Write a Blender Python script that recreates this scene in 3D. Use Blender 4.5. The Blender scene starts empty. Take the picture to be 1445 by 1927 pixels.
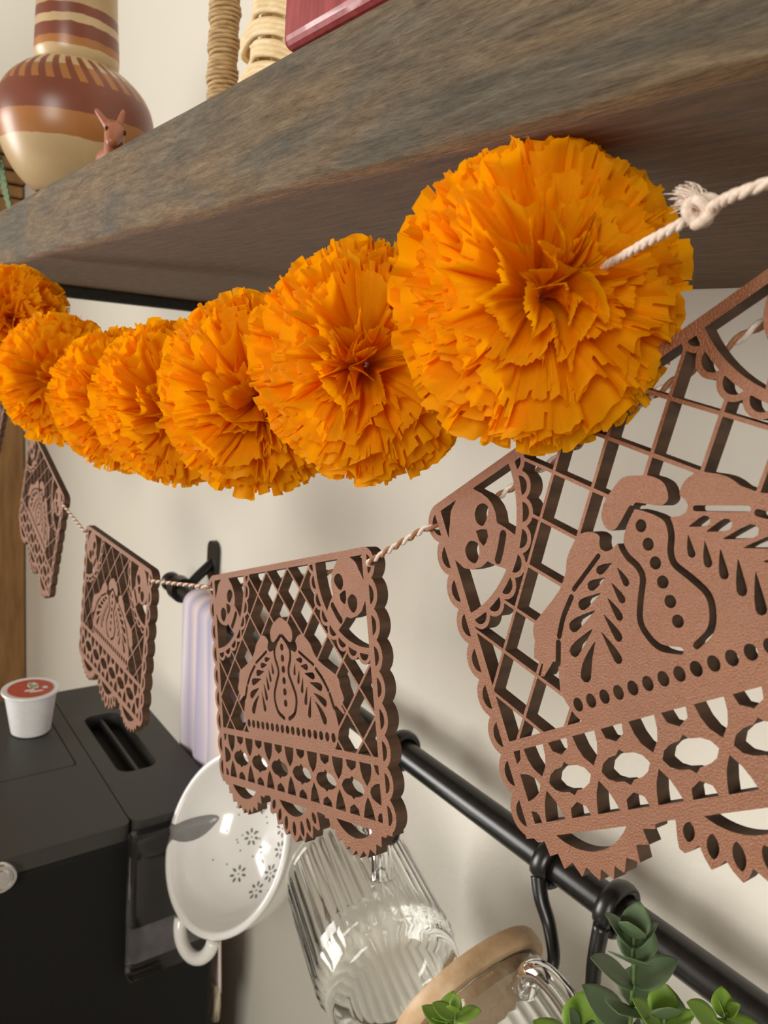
import bpy, bmesh, math, random
import numpy as np
from mathutils import Vector, Matrix

random.seed(7)
rng = np.random.default_rng(7)
scene = bpy.context.scene
COL = scene.collection
Z0 = 1.65                      # camera height above the floor
PI = math.pi

# ------------------------------------------------------------------ camera
cam_d = bpy.data.cameras.new('camera')
cam = bpy.data.objects.new('camera', cam_d)
COL.objects.link(cam)
RX = Vector((0.585806, 0.806260, 0.082322))
RY = Vector((0.200076, -0.045438, -0.978726))
RZ = Vector((-0.785367, 0.589814, -0.187931))
m = Matrix.Identity(4)
for i in range(3):
    m[i][0] = RX[i]; m[i][1] = -RY[i]; m[i][2] = -RZ[i]
m.translation = (0, 0, Z0)
cam.matrix_world = m
cam_d.sensor_fit = 'VERTICAL'
cam_d.sensor_height = 36.0
cam_d.lens = 1450.0 / 1927.0 * 36.0
cam_d.clip_start = 0.01
cam_d.dof.use_dof = True
cam_d.dof.focus_distance = 0.20
cam_d.dof.aperture_fstop = 36.0
scene.camera = cam

# ------------------------------------------------------------------ light
w = bpy.data.worlds.new('room_ambient'); scene.world = w
w.use_nodes = True
w.node_tree.nodes['Background'].inputs[0].default_value = (1.0, 0.85, 0.64, 1)
w.node_tree.nodes['Background'].inputs[1].default_value = 0.30

def area(name, loc, target, sx, sy, power, color):
    d = bpy.data.lights.new(name, 'AREA'); d.shape = 'RECTANGLE'; d.size = sx; d.size_y = sy
    d.energy = power; d.color = color
    o = bpy.data.objects.new(name, d); COL.objects.link(o)
    o.location = loc
    o.rotation_euler = (Vector(target) - Vector(loc)).to_track_quat('-Z', 'Y').to_euler()
    return o
area('window_daylight', (-2.15, -1.85, Z0 - 0.15), (-0.3, 0.2, Z0 - 0.1), 1.1, 1.4, 60, (1.0, 0.975, 0.93))
area('second_window_daylight', (1.6, -2.4, Z0 + 0.6), (-0.3, 0.2, Z0 - 0.1), 1.1, 1.4, 50, (1.0, 0.96, 0.88))

vs = scene.view_settings
vs.view_transform = 'Standard'; vs.look = 'None'; vs.gamma = 1.0; vs.use_curve_mapping = False
vs.exposure = 0.27
scene.cycles.max_bounces = 16; scene.cycles.diffuse_bounces = 8; scene.cycles.transmission_bounces = 14; scene.cycles.glossy_bounces = 6

# ------------------------------------------------------------------ materials
def new_mat(name):
    mt = bpy.data.materials.new(name); mt.use_nodes = True
    nt = mt.node_tree
    return mt, nt, nt.nodes['Principled BSDF'], nt.nodes['Material Output']

def ramp(nt, stops, interp='LINEAR'):
    r = nt.nodes.new('ShaderNodeValToRGB')
    r.color_ramp.interpolation = interp
    e = r.color_ramp.elements
    while len(e) < len(stops): e.new(0.5)
    for el, (p, c) in zip(e, stops):
        el.position = p; el.color = (*c, 1)
    return r

def coords(nt, scale=(1, 1, 1), kind='Object'):
    tc = nt.nodes.new('ShaderNodeTexCoord'); mp = nt.nodes.new('ShaderNodeMapping')
    mp.inputs['Scale'].default_value = scale
    nt.links.new(tc.outputs[kind], mp.inputs['Vector'])
    return mp.outputs['Vector']

def noise(nt, vec, scale, detail=4, rough=0.55, dist=0.0):
    n = nt.nodes.new('ShaderNodeTexNoise')
    n.inputs['Scale'].default_value = scale; n.inputs['Detail'].default_value = detail
    n.inputs['Roughness'].default_value = rough; n.inputs['Distortion'].default_value = dist
    nt.links.new(vec, n.inputs['Vector'])
    return n.outputs['Fac']

def add_bump(nt, bsdf, height, strength, dist):
    b = nt.nodes.new('ShaderNodeBump')
    b.inputs['Strength'].default_value = strength; b.inputs['Distance'].default_value = dist
    nt.links.new(height, b.inputs['Height']); nt.links.new(b.outputs['Normal'], bsdf.inputs['Normal'])

def pm(name, c1, c2=None, scale=60, rough=0.5, bump=0.0, bdist=0.0005, metal=0.0, stretch=(1, 1, 1), lo=0.35, hi=0.65,
       spec=0.5, coat=0.0, sss=0.0):
    mt, nt, b, out = new_mat(name)
    v = coords(nt, stretch); f = noise(nt, v, scale)
    r = ramp(nt, [(lo, c1), (hi, c2 or tuple(x * 0.85 for x in c1))])
    nt.links.new(f, r.inputs['Fac']); nt.links.new(r.outputs['Color'], b.inputs['Base Color'])
    b.inputs['Roughness'].default_value = rough; b.inputs['Metallic'].default_value = metal
    b.inputs['Specular IOR Level'].default_value = spec
    b.inputs['Coat Weight'].default_value = coat
    if bump: add_bump(nt, b, f, bump, bdist)
    return mt

def mix_col(nt, fac, a, b):
    mx = nt.nodes.new('ShaderNodeMix'); mx.data_type = 'RGBA'
    nt.links.new(fac, mx.inputs['Factor'])
    for s, k in ((a, 6), (b, 7)):
        if isinstance(s, tuple): mx.inputs[k].default_value = (*s, 1)
        else: nt.links.new(s, mx.inputs[k])
    return mx.outputs[2]

def math_n(nt, op, a, b=None):
    n = nt.nodes.new('ShaderNodeMath'); n.operation = op
    for s, i in ((a, 0), (b, 1)):
        if s is None: continue
        if isinstance(s, (int, float)): n.inputs[i].default_value = s
        else: nt.links.new(s, n.inputs[i])
    return n.outputs[0]

# plaster wall
def wall_material():
    mt, nt, b, out = new_mat('painted_plaster')
    v = coords(nt)
    n1 = noise(nt, v, 2.5, 3); n2 = noise(nt, v, 190, 3, 0.6)
    r = ramp(nt, [(0.3, (0.69, 0.655, 0.575)), (0.7, (0.725, 0.69, 0.61))])
    nt.links.new(n1, r.inputs['Fac']); nt.links.new(r.outputs['Color'], b.inputs['Base Color'])
    b.inputs['Roughness'].default_value = 0.75
    add_bump(nt, b, n2, 0.35, 0.0012)
    return mt
M_WALL = wall_material()

def shelf_material():
    mt, nt, b, out = new_mat('weathered_shelf_wood')
    v = coords(nt, (1, 6, 6))
    grain = noise(nt, coords(nt, (2.6, 26, 26)), 16, 10, 0.78, 0.6)
    fine = noise(nt, coords(nt, (5, 60, 60)), 40, 5, 0.7)
    patch = noise(nt, coords(nt, (1.0, 2.2, 4.0)), 9.0, 3, 0.5, 0.8)
    rp = ramp(nt, [(0.38, (0.0, 0.0, 0.0)), (0.60, (1, 1, 1))])
    nt.links.new(patch, rp.inputs['Fac'])
    grey = ramp(nt, [(0.30, (0.075, 0.062, 0.042)), (0.50, (0.155, 0.132, 0.095)), (0.70, (0.27, 0.235, 0.175))])
    tan = ramp(nt, [(0.30, (0.095, 0.058, 0.028)), (0.50, (0.27, 0.180, 0.095)), (0.70, (0.45, 0.325, 0.19))])
    nt.links.new(grain, grey.inputs['Fac']); nt.links.new(grain, tan.inputs['Fac'])
    c = mix_col(nt, rp.outputs['Color'], grey.outputs['Color'], tan.outputs['Color'])
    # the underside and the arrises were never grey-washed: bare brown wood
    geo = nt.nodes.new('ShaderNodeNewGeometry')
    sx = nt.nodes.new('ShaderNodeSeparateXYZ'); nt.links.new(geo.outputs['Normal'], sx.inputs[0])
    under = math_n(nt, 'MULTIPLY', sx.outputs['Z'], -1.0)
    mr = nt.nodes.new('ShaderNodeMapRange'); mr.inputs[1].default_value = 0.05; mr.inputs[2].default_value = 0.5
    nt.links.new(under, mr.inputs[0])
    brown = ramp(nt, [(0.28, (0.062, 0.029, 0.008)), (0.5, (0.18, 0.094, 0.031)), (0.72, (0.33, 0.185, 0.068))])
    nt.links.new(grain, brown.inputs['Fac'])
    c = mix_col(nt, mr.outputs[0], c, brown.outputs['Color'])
    fr = ramp(nt, [(0.30, (0.52, 0.50, 0.47)), (0.48, (0.95, 0.95, 0.95)), (0.70, (1.22, 1.2, 1.15))]); nt.links.new(fine, fr.inputs['Fac'])
    mu = nt.nodes.new('ShaderNodeMix'); mu.data_type = 'RGBA'; mu.blend_type = 'MULTIPLY'; mu.inputs['Factor'].default_value = 1
    nt.links.new(c, mu.inputs[6]); nt.links.new(fr.outputs['Color'], mu.inputs[7])
    nt.links.new(mu.outputs[2], b.inputs['Base Color'])
    b.inputs['Roughness'].default_value = 0.62
    add_bump(nt, b, fine, 0.9, 0.0016)
    return mt
M_SHELF = shelf_material()

def flag_face_material():
    mt, nt, b, out = new_mat('stained_fibreboard_face')
    v = coords(nt)
    n1 = noise(nt, v, 2200, 3, 0.6); n2 = noise(nt, v, 35, 3)
    r = ramp(nt, [(0.3, (0.205, 0.073, 0.027)), (0.7, (0.30, 0.114, 0.047))])
    s = math_n(nt, 'ADD', math_n(nt, 'MULTIPLY', n1, 0.55), math_n(nt, 'MULTIPLY', n2, 0.45))
    nt.links.new(s, r.inputs['Fac']); nt.links.new(r.outputs['Color'], b.inputs['Base Color'])
    b.inputs['Roughness'].default_value = 0.29
    b.inputs['Specular IOR Level'].default_value = 0.8
    b.inputs['Sheen Weight'].default_value = 0.0
    add_bump(nt, b, n1, 0.75, 0.0005)
    return mt
M_FLAG = flag_face_material()
M_FLAGEDGE = pm('charred_cut_edge', (0.050, 0.026, 0.014), (0.105, 0.055, 0.030), 260, 0.75, 0.3, 0.0002, stretch=(1, 1, 0.15))

def tissue_material():
    mt, nt, b, out = new_mat('orange_tissue_paper')
    v = coords(nt)
    n1 = noise(nt, v, 130, 4, 0.65); n2 = noise(nt, v, 650, 3, 0.6)
    r = ramp(nt, [(0.3, (1.0, 0.385, 0.0)), (0.7, (1.0, 0.54, 0.002))])
    nt.links.new(n1, r.inputs['Fac'])
    nt.links.new(r.outputs['Color'], b.inputs['Base Color'])
    b.inputs['Roughness'].default_value = 0.5
    b.inputs['Specular IOR Level'].default_value = 0.12
    add_bump(nt, b, n2, 0.35, 0.0004)
    t = nt.nodes.new('ShaderNodeBsdfTranslucent')
    nt.links.new(r.outputs['Color'], t.inputs['Color'])
    mx = nt.nodes.new('ShaderNodeMixShader'); mx.inputs[0].default_value = 0.55
    nt.links.new(b.outputs[0], mx.inputs[1]); nt.links.new(t.outputs[0], mx.inputs[2])
    nt.links.new(mx.outputs[0], out.inputs['Surface'])
    return mt
M_TISSUE = tissue_material()

M_TWINE_W = pm('white_twine_ply', (0.78, 0.70, 0.64), (0.62, 0.52, 0.46), 2500, 0.8, 0.4, 0.0002)
M_TWINE_B = pm('brown_twine_ply', (0.36, 0.17, 0.075), (0.25, 0.11, 0.05), 2500, 0.8, 0.4, 0.0002)
M_CORD = pm('cotton_cord', (0.80, 0.68, 0.58), (0.66, 0.52, 0.42), 1500, 0.85, 0.5, 0.0003)
M_BLACK = pm('black_powder_coat', (0.006, 0.006, 0.006), (0.012, 0.011, 0.010), 300, 0.30, 0.12, 0.0002, spec=0.55)
M_BLACKMAT = pm('black_painted_steel', (0.010, 0.009, 0.008), (0.02, 0.018, 0.015), 200, 0.6)
M_CERAMIC = pm('white_glazed_ceramic', (0.82, 0.81, 0.79), (0.78, 0.77, 0.75), 20, 0.14, spec=0.6, coat=0.3)
M_HOLE = pm('dark_perforation', (0.12, 0.11, 0.10), (0.2, 0.19, 0.17), 900, 0.7)
M_MACH = pm('black_matt_plastic', (0.006, 0.0058, 0.0055), (0.009, 0.0088, 0.0085), 800, 0.6, 0.15, 0.0002, spec=0.25)
M_MACHTOP = pm('charcoal_plastic', (0.032, 0.031, 0.028), (0.042, 0.040, 0.036), 900, 0.5, 0.2, 0.0002)
M_TANKLBL = pm('grey_panel', (0.42, 0.41, 0.43), (0.30, 0.29, 0.31), 60, 0.4)
M_CHROME = pm('satin_chrome', (0.75, 0.74, 0.72), (0.65, 0.64, 0.62), 300, 0.25, metal=1.0)
M_CUP = pm('white_plastic', (0.80, 0.80, 0.80), (0.76, 0.76, 0.77), 200, 0.35)
M_FOIL = pm('red_foil', (0.50, 0.075, 0.035), (0.40, 0.055, 0.03), 250, 0.35)
M_FOILG = pm('green_print', (0.16, 0.20, 0.09), (0.72, 0.70, 0.60), 350, 0.45, lo=0.45, hi=0.55)
M_FOILW = pm('white_print', (0.8, 0.76, 0.72), (0.7, 0.6, 0.55), 300, 0.45)
M_CABINET = pm('honey_stained_wood', (0.22, 0.105, 0.034), (0.33, 0.175, 0.062), 9, 0.45, 0.2, 0.001, stretch=(8, 8, 1.0))
M_COUNTER = pm('stone_counter', (0.17, 0.13, 0.095), (0.11, 0.085, 0.06), 30, 0.35)
M_FLOOR = pm('brown_floor', (0.16, 0.10, 0.06), (0.11, 0.07, 0.04), 5, 0.5, stretch=(1, 8, 1))
M_BAMBOO = pm('bamboo_lid', (0.52, 0.34, 0.19), (0.60, 0.42, 0.25), 30, 0.5, 0.1, 0.0003, stretch=(1, 8, 8))
M_RAFFIA = pm('raffia_wrap', (0.34, 0.205, 0.088), (0.60, 0.42, 0.21), 160, 0.6, 0.5, 0.0006, stretch=(1, 1, 5))
M_STRAW = pm('pale_straw', (0.66, 0.48, 0.25), (0.80, 0.65, 0.40), 120, 0.6, 0.6, 0.0006, stretch=(1, 1, 3))
M_CRIMSON = pm('crimson_lacquered_wood', (0.225, 0.021, 0.026), (0.33, 0.045, 0.05), 70, 0.35, 0.25, 0.0004, stretch=(5, 5, 0.7), coat=0.3)
M_GOLD = pm('pale_gilt_line', (0.78, 0.50, 0.30), (0.62, 0.36, 0.2), 200, 0.5)
M_TERRA = pm('terracotta', (0.33, 0.105, 0.055), (0.42, 0.155, 0.085), 110, 0.42, 0.15, 0.0003)
M_DARK = pm('dark_hollow', (0.02, 0.008, 0.006), (0.03, 0.012, 0.01), 100, 0.8)
M_STEM = pm('green_stem', (0.10, 0.17, 0.05), (0.16, 0.24, 0.08), 300, 0.55)
M_POT = pm('glazed_pot', (0.72, 0.70, 0.66), (0.66, 0.64, 0.60), 60, 0.3)
M_SOIL = pm('potting_soil', (0.035, 0.022, 0.014), (0.06, 0.04, 0.025), 300, 0.95)
M_FRINGE1 = pm('rose_yarn', (0.38, 0.19, 0.19), (0.50, 0.28, 0.27), 500, 0.9)
M_FRINGE2 = pm('cream_yarn', (0.58, 0.50, 0.38), (0.48, 0.40, 0.30), 500, 0.9)
M_FRINGE3 = pm('slate_yarn', (0.20, 0.20, 0.25), (0.28, 0.27, 0.33), 500, 0.9)
M_CARD = pm('cream_painted_card', (0.74, 0.60, 0.42), (0.66, 0.52, 0.35), 60, 0.55)
M_RED = pm('brick_red_paint', (0.33, 0.10, 0.055), (0.27, 0.08, 0.045), 90, 0.5)
M_BLUE = pm('grey_blue_paint', (0.20, 0.27, 0.29), (0.16, 0.22, 0.24), 90, 0.5)
M_INK = pm('black_paint', (0.03, 0.027, 0.025), (0.05, 0.045, 0.04), 90, 0.5)

def glass_material():
    mt, nt, b, out = new_mat('clear_glass')
    v = coords(nt); n = noise(nt, v, 60, 2)
    r = ramp(nt, [(0.3, (0.96, 0.98, 0.97)), (0.7, (0.99, 0.99, 0.985))])
    nt.links.new(n, r.inputs['Fac']); nt.links.new(r.outputs['Color'], b.inputs['Base Color'])
    b.inputs['Roughness'].default_value = 0.02; b.inputs['IOR'].default_value = 1.46
    b.inputs['Transmission Weight'].default_value = 1.0
    return mt
M_GLASS = glass_material()

def smoky_material():
    mt, nt, b, out = new_mat('smoky_clear_plastic')
    v = coords(nt); n = noise(nt, v, 40, 2)
    r = ramp(nt, [(0.3, (0.42, 0.41, 0.42)), (0.7, (0.5, 0.49, 0.5))])
    nt.links.new(n, r.inputs['Fac']); nt.links.new(r.outputs['Color'], b.inputs['Base Color'])
    b.inputs['Roughness'].default_value = 0.06; b.inputs['IOR'].default_value = 1.45
    b.inputs['Transmission Weight'].default_value = 1.0
    return mt
M_SMOKY = smoky_material()

def leaf_material(name, c1, c2):
    mt, nt, b, out = new_mat(name)
    n = noise(nt, coords(nt), 140, 3)
    r = ramp(nt, [(0.3, c1), (0.7, c2)])
    nt.links.new(n, r.inputs['Fac']); nt.links.new(r.outputs['Color'], b.inputs['Base Color'])
    b.inputs['Roughness'].default_value = 0.5
    t = nt.nodes.new('ShaderNodeBsdfTranslucent'); nt.links.new(r.outputs['Color'], t.inputs['Color'])
    mx = nt.nodes.new('ShaderNodeMixShader'); mx.inputs[0].default_value = 0.25
    nt.links.new(b.outputs[0], mx.inputs[1]); nt.links.new(t.outputs[0], mx.inputs[2])
    nt.links.new(mx.outputs[0], out.inputs['Surface'])
    return mt
M_LEAF = leaf_material('eucalyptus_leaf', (0.11, 0.185, 0.085), (0.19, 0.275, 0.14))
M_LEAFB = leaf_material('young_leaf', (0.20, 0.36, 0.035), (0.28, 0.46, 0.06))

def towel_material():
    mt, nt, b, out = new_mat('striped_cotton')
    tc = nt.nodes.new('ShaderNodeTexCoord'); sx = nt.nodes.new('ShaderNodeSeparateXYZ')
    nt.links.new(tc.outputs['UV'], sx.inputs[0])
    r = ramp(nt, [(0.0, (0.42, 0.37, 0.48)), (0.12, (0.70, 0.62, 0.66)), (0.22, (0.42, 0.38, 0.50)), (0.36, (0.72, 0.60, 0.58)),
                  (0.44, (0.40, 0.37, 0.52)), (0.60, (0.66, 0.57, 0.62)), (0.70, (0.40, 0.38, 0.54)), (0.85, (0.75, 0.62, 0.58))], 'CONSTANT')
    r.color_ramp.interpolation = 'LINEAR'
    nt.links.new(sx.outputs['X'], r.inputs['Fac'])
    nt.links.new(r.outputs['Color'], b.inputs['Base Color'])
    b.inputs['Roughness'].default_value = 0.9
    n = noise(nt, coords(nt), 700, 2); add_bump(nt, b, n, 0.4, 0.0006)
    return mt
M_TOWEL = towel_material()

def jug_material():
    """painted clay: bands by height, slanting leaf strokes on the shoulder"""
    mt, nt, b, out = new_mat('painted_clay')
    tc = nt.nodes.new('ShaderNodeTexCoord'); sx = nt.nodes.new('ShaderNodeSeparateXYZ')
    nt.links.new(tc.outputs['Object'], sx.inputs[0])
    wob = noise(nt, tc.outputs['Object'], 55, 3)
    z = math_n(nt, 'ADD', sx.outputs['Z'], math_n(nt, 'MULTIPLY', math_n(nt, 'SUBTRACT', wob, 0.5), 0.004))
    z = math_n(nt, 'ADD', z, 0.0085)
    zn = math_n(nt, 'DIVIDE', z, 0.20)
    cream = (0.60, 0.44, 0.25); red = (0.22, 0.062, 0.035); ochre = (0.42, 0.17, 0.05); tan = (0.52, 0.36, 0.19)
    H = 0.20
    r = ramp(nt, [(0.0, red), (0.028 / H, cream), (0.058 / H, ochre), (0.0735 / H, red), (0.0935 / H, ochre), (0.105 / H, cream),
                  (0.1225 / H, ochre), (0.1275 / H, red), (0.1360 / H, cream), (0.1420 / H, red), (0.1485 / H, tan)], 'CONSTANT')
    nt.links.new(zn, r.inputs['Fac'])
    ang = math_n(nt, 'ARCTAN2', sx.outputs['Y'], sx.outputs['X'])
    ph = math_n(nt, 'ADD', math_n(nt, 'MULTIPLY', ang, 30.0), math_n(nt, 'MULTIPLY', sx.outputs['Z'], 260.0))
    st = math_n(nt, 'GREATER_THAN', math_n(nt, 'SINE', ph), 0.0)
    band = math_n(nt, 'MULTIPLY', math_n(nt, 'GREATER_THAN', z, 0.093), math_n(nt, 'LESS_THAN', z, 0.114))
    side = math_n(nt, 'GREATER_THAN', math_n(nt, 'SINE', math_n(nt, 'ADD', ang, 1.35)), 0.0)
    mask = math_n(nt, 'MULTIPLY', math_n(nt, 'MULTIPLY', st, band), side)
    c = mix_col(nt, mask, r.outputs['Color'], red)
    n2 = noise(nt, tc.outputs['Object'], 30, 4)
    rr = ramp(nt, [(0.3, (0.82, 0.80, 0.76)), (0.7, (1, 1, 1))]); nt.links.new(n2, rr.inputs['Fac'])
    mul = nt.nodes.new('ShaderNodeMix'); mul.data_type = 'RGBA'; mul.blend_type = 'MULTIPLY'; mul.inputs['Factor'].default_value = 1
    nt.links.new(c, mul.inputs[6]); nt.links.new(rr.outputs['Color'], mul.inputs[7])
    nt.links.new(mul.outputs[2], b.inputs['Base Color'])
    b.inputs['Roughness'].default_value = 0.32
    return mt
M_JUG = jug_material()

# ------------------------------------------------------------------ mesh helpers
def W(x, y, z): return Vector((x, y, z + Z0))

def obj(name, verts, faces, mat, parent=None, smooth=False, loc=None, mats=None, fmat=None, uvs=None):
    me = bpy.data.meshes.new(name)
    me.from_pydata([tuple(v) for v in verts], [], faces)
    for mm in (mats or [mat]): me.materials.append(mm)
    if fmat is not None: me.polygons.foreach_set('material_index', fmat)
    if smooth: me.polygons.foreach_set('use_smooth', [True] * len(me.polygons))
    if uvs is not None:
        l = me.uv_layers.new(name='uv')
        for li, lp in enumerate(me.loops): l.data[li].uv = uvs[lp.vertex_index]
    me.update()
    o = bpy.data.objects.new(name, me); COL.objects.link(o)
    if parent: o.parent = parent
    if loc is not None: o.location = loc
    return o

def share(name, me, parent=None, loc=None, rot=None, scale=None):
    o = bpy.data.objects.new(name, me); COL.objects.link(o)
    if parent: o.parent = parent
    if loc is not None: o.location = loc
    if rot is not None: o.rotation_euler = rot
    if scale is not None: o.scale = scale
    return o

def tag(o, label, cat, group=None, kind=None):
    o['label'] = label; o['category'] = cat
    if group: o['group'] = group
    if kind: o['kind'] = kind
    return o

def thing(name, loc, label, cat, group=None):
    o = bpy.data.objects.new(name, None); COL.objects.link(o); o.location = loc
    o.empty_display_size = 0.01
    return tag(o, label, cat, group)

def structure(o): o['kind'] = 'structure'; return o

def box(x0, x1, y0, y1, z0, z1, bev=0.0, seg=2):
    bm = bmesh.new()
    bmesh.ops.create_cube(bm, size=1)
    for v in bm.verts:
        v.co = Vector((x0 + (v.co.x + .5) * (x1 - x0), y0 + (v.co.y + .5) * (y1 - y0), z0 + (v.co.z + .5) * (z1 - z0)))
    if bev: bmesh.ops.bevel(bm, geom=list(bm.edges), offset=bev, segments=seg, affect='EDGES', profile=0.5)
    bm.verts.ensure_lookup_table()
    vs_ = [v.co.copy() for v in bm.verts]; fs = [[v.index for v in f.verts] for f in bm.faces]
    bm.free()
    return vs_, fs

def tube(path, rad, seg=10, closed=False, caps=True, squash=None):
    path = [Vector(p) for p in path]; n = len(path)
    if not hasattr(rad, '__len__'): rad = [rad] * n
    vs_, fs = [], []
    up = None
    for i, p in enumerate(path):
        a = path[(i - 1) % n] if (closed or i > 0) else p
        b = path[(i + 1) % n] if (closed or i < n - 1) else p
        t = (b - a).normalized()
        if up is None:
            up = Vector((0, 0, 1)) if abs(t.z) < 0.9 else Vector((1, 0, 0))
        s = t.cross(up).normalized(); up = s.cross(t).normalized()
        for k in range(seg):
            an = 2 * PI * k / seg
            ca, sa = math.cos(an), math.sin(an)
            if squash: ca *= squash[0]; sa *= squash[1]
            vs_.append(p + (s * ca + up * sa) * rad[i])
    m_ = n if closed else n - 1
    for i in range(m_):
        for k in range(seg):
            j = (i + 1) % n
            fs.append((i * seg + k, i * seg + (k + 1) % seg, j * seg + (k + 1) % seg, j * seg + k))
    if caps and not closed:
        fs.append(tuple(range(seg - 1, -1, -1))); fs.append(tuple((n - 1) * seg + k for k in range(seg)))
    return vs_, fs

def lathe(profile, seg=48, rfun=None, closed=False):
    """profile (r, z) list about local Z; rfun(i, phi) scales r"""
    vs_, fs = [], []
    n = len(profile)
    for i, (r, z) in enumerate(profile):
        for k in range(seg):
            a = 2 * PI * k / seg
            rr = r * (rfun(i, a) if rfun else 1)
            vs_.append(Vector((rr * math.cos(a), rr * math.sin(a), z)))
    for i in range(n if closed else n - 1):
        j = (i + 1) % n
        for k in range(seg):
            fs.append((i * seg + k, i * seg + (k + 1) % seg, j * seg + (k + 1) % seg, j * seg + k))
    return vs_, fs

def join(*parts):
    vs_, fs = [], []
    for v, f in parts:
        o = len(vs_); vs_ += list(v); fs += [tuple(i + o for i in q) for q in f]
    return vs_, fs

def xf(vf, M):
    return [M @ Vector(v) for v in vf[0]], vf[1]

def frame(origin, zaxis, xhint=(0, 0, 1)):
    z = Vector(zaxis).normalized(); x = Vector(xhint); x = (x - z * x.dot(z)).normalized(); y = z.cross(x)
    M = Matrix.Identity(4)
    for i in range(3): M[i][0] = x[i]; M[i][1] = y[i]; M[i][2] = z[i]
    M.translation = Vector(origin)
    return M

def ellipsoid(c, r, seg=16, rings=10):
    prof = []
    vs_, fs = [], []
    for i in range(rings + 1):
        th = PI * i / rings
        for k in range(seg):
            a = 2 * PI * k / seg
            vs_.append(Vector((c[0] + r[0] * math.sin(th) * math.cos(a), c[1] + r[1] * math.sin(th) * math.sin(a), c[2] + r[2] * math.cos(th))))
    for i in range(rings):
        for k in range(seg):
            fs.append((i * seg + k, (i + 1) * seg + k, (i + 1) * seg + (k + 1) % seg, i * seg + (k + 1) % seg))
    return vs_, fs

def catmull(pts, n=8, closed=False):
    P_ = [Vector(p) for p in pts]; out = []
    N = len(P_)
    for i in range(N if closed else N - 1):
        p0 = P_[(i - 1) % N] if (closed or i > 0) else P_[0]
        p1 = P_[i]; p2 = P_[(i + 1) % N]
        p3 = P_[(i + 2) % N] if (closed or i < N - 2) else P_[-1]
        for k in range(n):
            t = k / n
            out.append(0.5 * ((2 * p1) + (p2 - p0) * t + (2 * p0 - 5 * p1 + 4 * p2 - p3) * t * t + (3 * p1 - p0 - 3 * p2 + p3) * t ** 3))
    if not closed: out.append(P_[-1])
    return out

def fill_loops(name, loops, depth):
    """closed 2D loops (outer and holes) -> mesh slab, front at z=0, back at z=-depth"""
    cu = bpy.data.curves.new(name, 'CURVE'); cu.dimensions = '2D'; cu.fill_mode = 'BOTH'; cu.extrude = depth / 2
    for lp in loops:
        s = cu.splines.new('POLY'); s.points.add(len(lp) - 1)
        for p, (a, b) in zip(s.points, lp): p.co = (a, b, 0, 1)
        s.use_cyclic_u = True
    o = bpy.data.objects.new(name, cu); COL.objects.link(o)
    dg = bpy.context.evaluated_depsgraph_get()
    me = bpy.data.meshes.new_from_object(o.evaluated_get(dg))
    bpy.data.objects.remove(o); bpy.data.curves.remove(cu)
    me.transform(Matrix.Translation((0, 0, -depth / 2)))
    me.name = name
    return me

# ================================================================== THE SETTING
C_ = 0.321                      # camera to wall
v, f = box(-4.0, 2.5, C_, C_ + 0.1, -Z0, 1.2)
structure(obj('wall_back', [Vector(p) + Vector((0, 0, Z0)) for p in v], f, M_WALL))
v, f = box(-4.0, 2.5, -3.6, C_, -Z0 - 0.05, -Z0)
structure(obj('floor', [Vector(p) + Vector((0, 0, Z0)) for p in v], f, M_FLOOR))
v, f = box(-1.55, 1.6, -0.32, C_, -0.80, -0.76, 0.004)
structure(obj('countertop', [Vector(p) + Vector((0, 0, Z0)) for p in v], f, M_COUNTER))
v, f = box(-1.54, 1.58, -0.28, C_, -Z0, -0.80)
structure(obj('base_cabinet', [Vector(p) + Vector((0, 0, Z0)) for p in v], f, M_CABINET))

# tall wooden cabinet at the far end of the wall
cb = thing('tall_cabinet', W(-1.60, 0.0, -Z0), 'tall honey brown wooden cabinet at the far left end of the wall', 'cabinet')
def cpart(name, x0, x1, y0, y1, z0, z1, bev=0.003):
    v, f = box(x0, x1, y0, y1, z0 + Z0, z1 + Z0, bev)
    return obj(name, [Vector((p.x, p.y, p.z)) for p in v], f, M_CABINET, cb)
cpart('carcass', -0.55, 0.0, -0.85, C_ - 0.001, -Z0, 0.235)  # unseen depth toward the room is extended to shade the wall corner
cpart('stile', 0.0, 0.022, 0.20, C_ - 0.002, -0.745, 0.235)
cpart('stile', 0.0, 0.022, -0.20, -0.10, -0.745, 0.235)
cpart('cross_rail', 0.0, 0.020, -0.10, 0.20, -0.62, -0.50)
cpart('cross_rail', 0.0, 0.020, -0.10, 0.20, 0.14, 0.235)
cpart('panel', 0.0, 0.010, -0.09, 0.19, -0.49, 0.13)
for k in range(4):
    cpart('crown_moulding', -0.57, 0.030 + 0.008 * k, -0.57, C_ - 0.002, 0.236 + 0.022 * k, 0.256 + 0.022 * k, 0.004)

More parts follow.
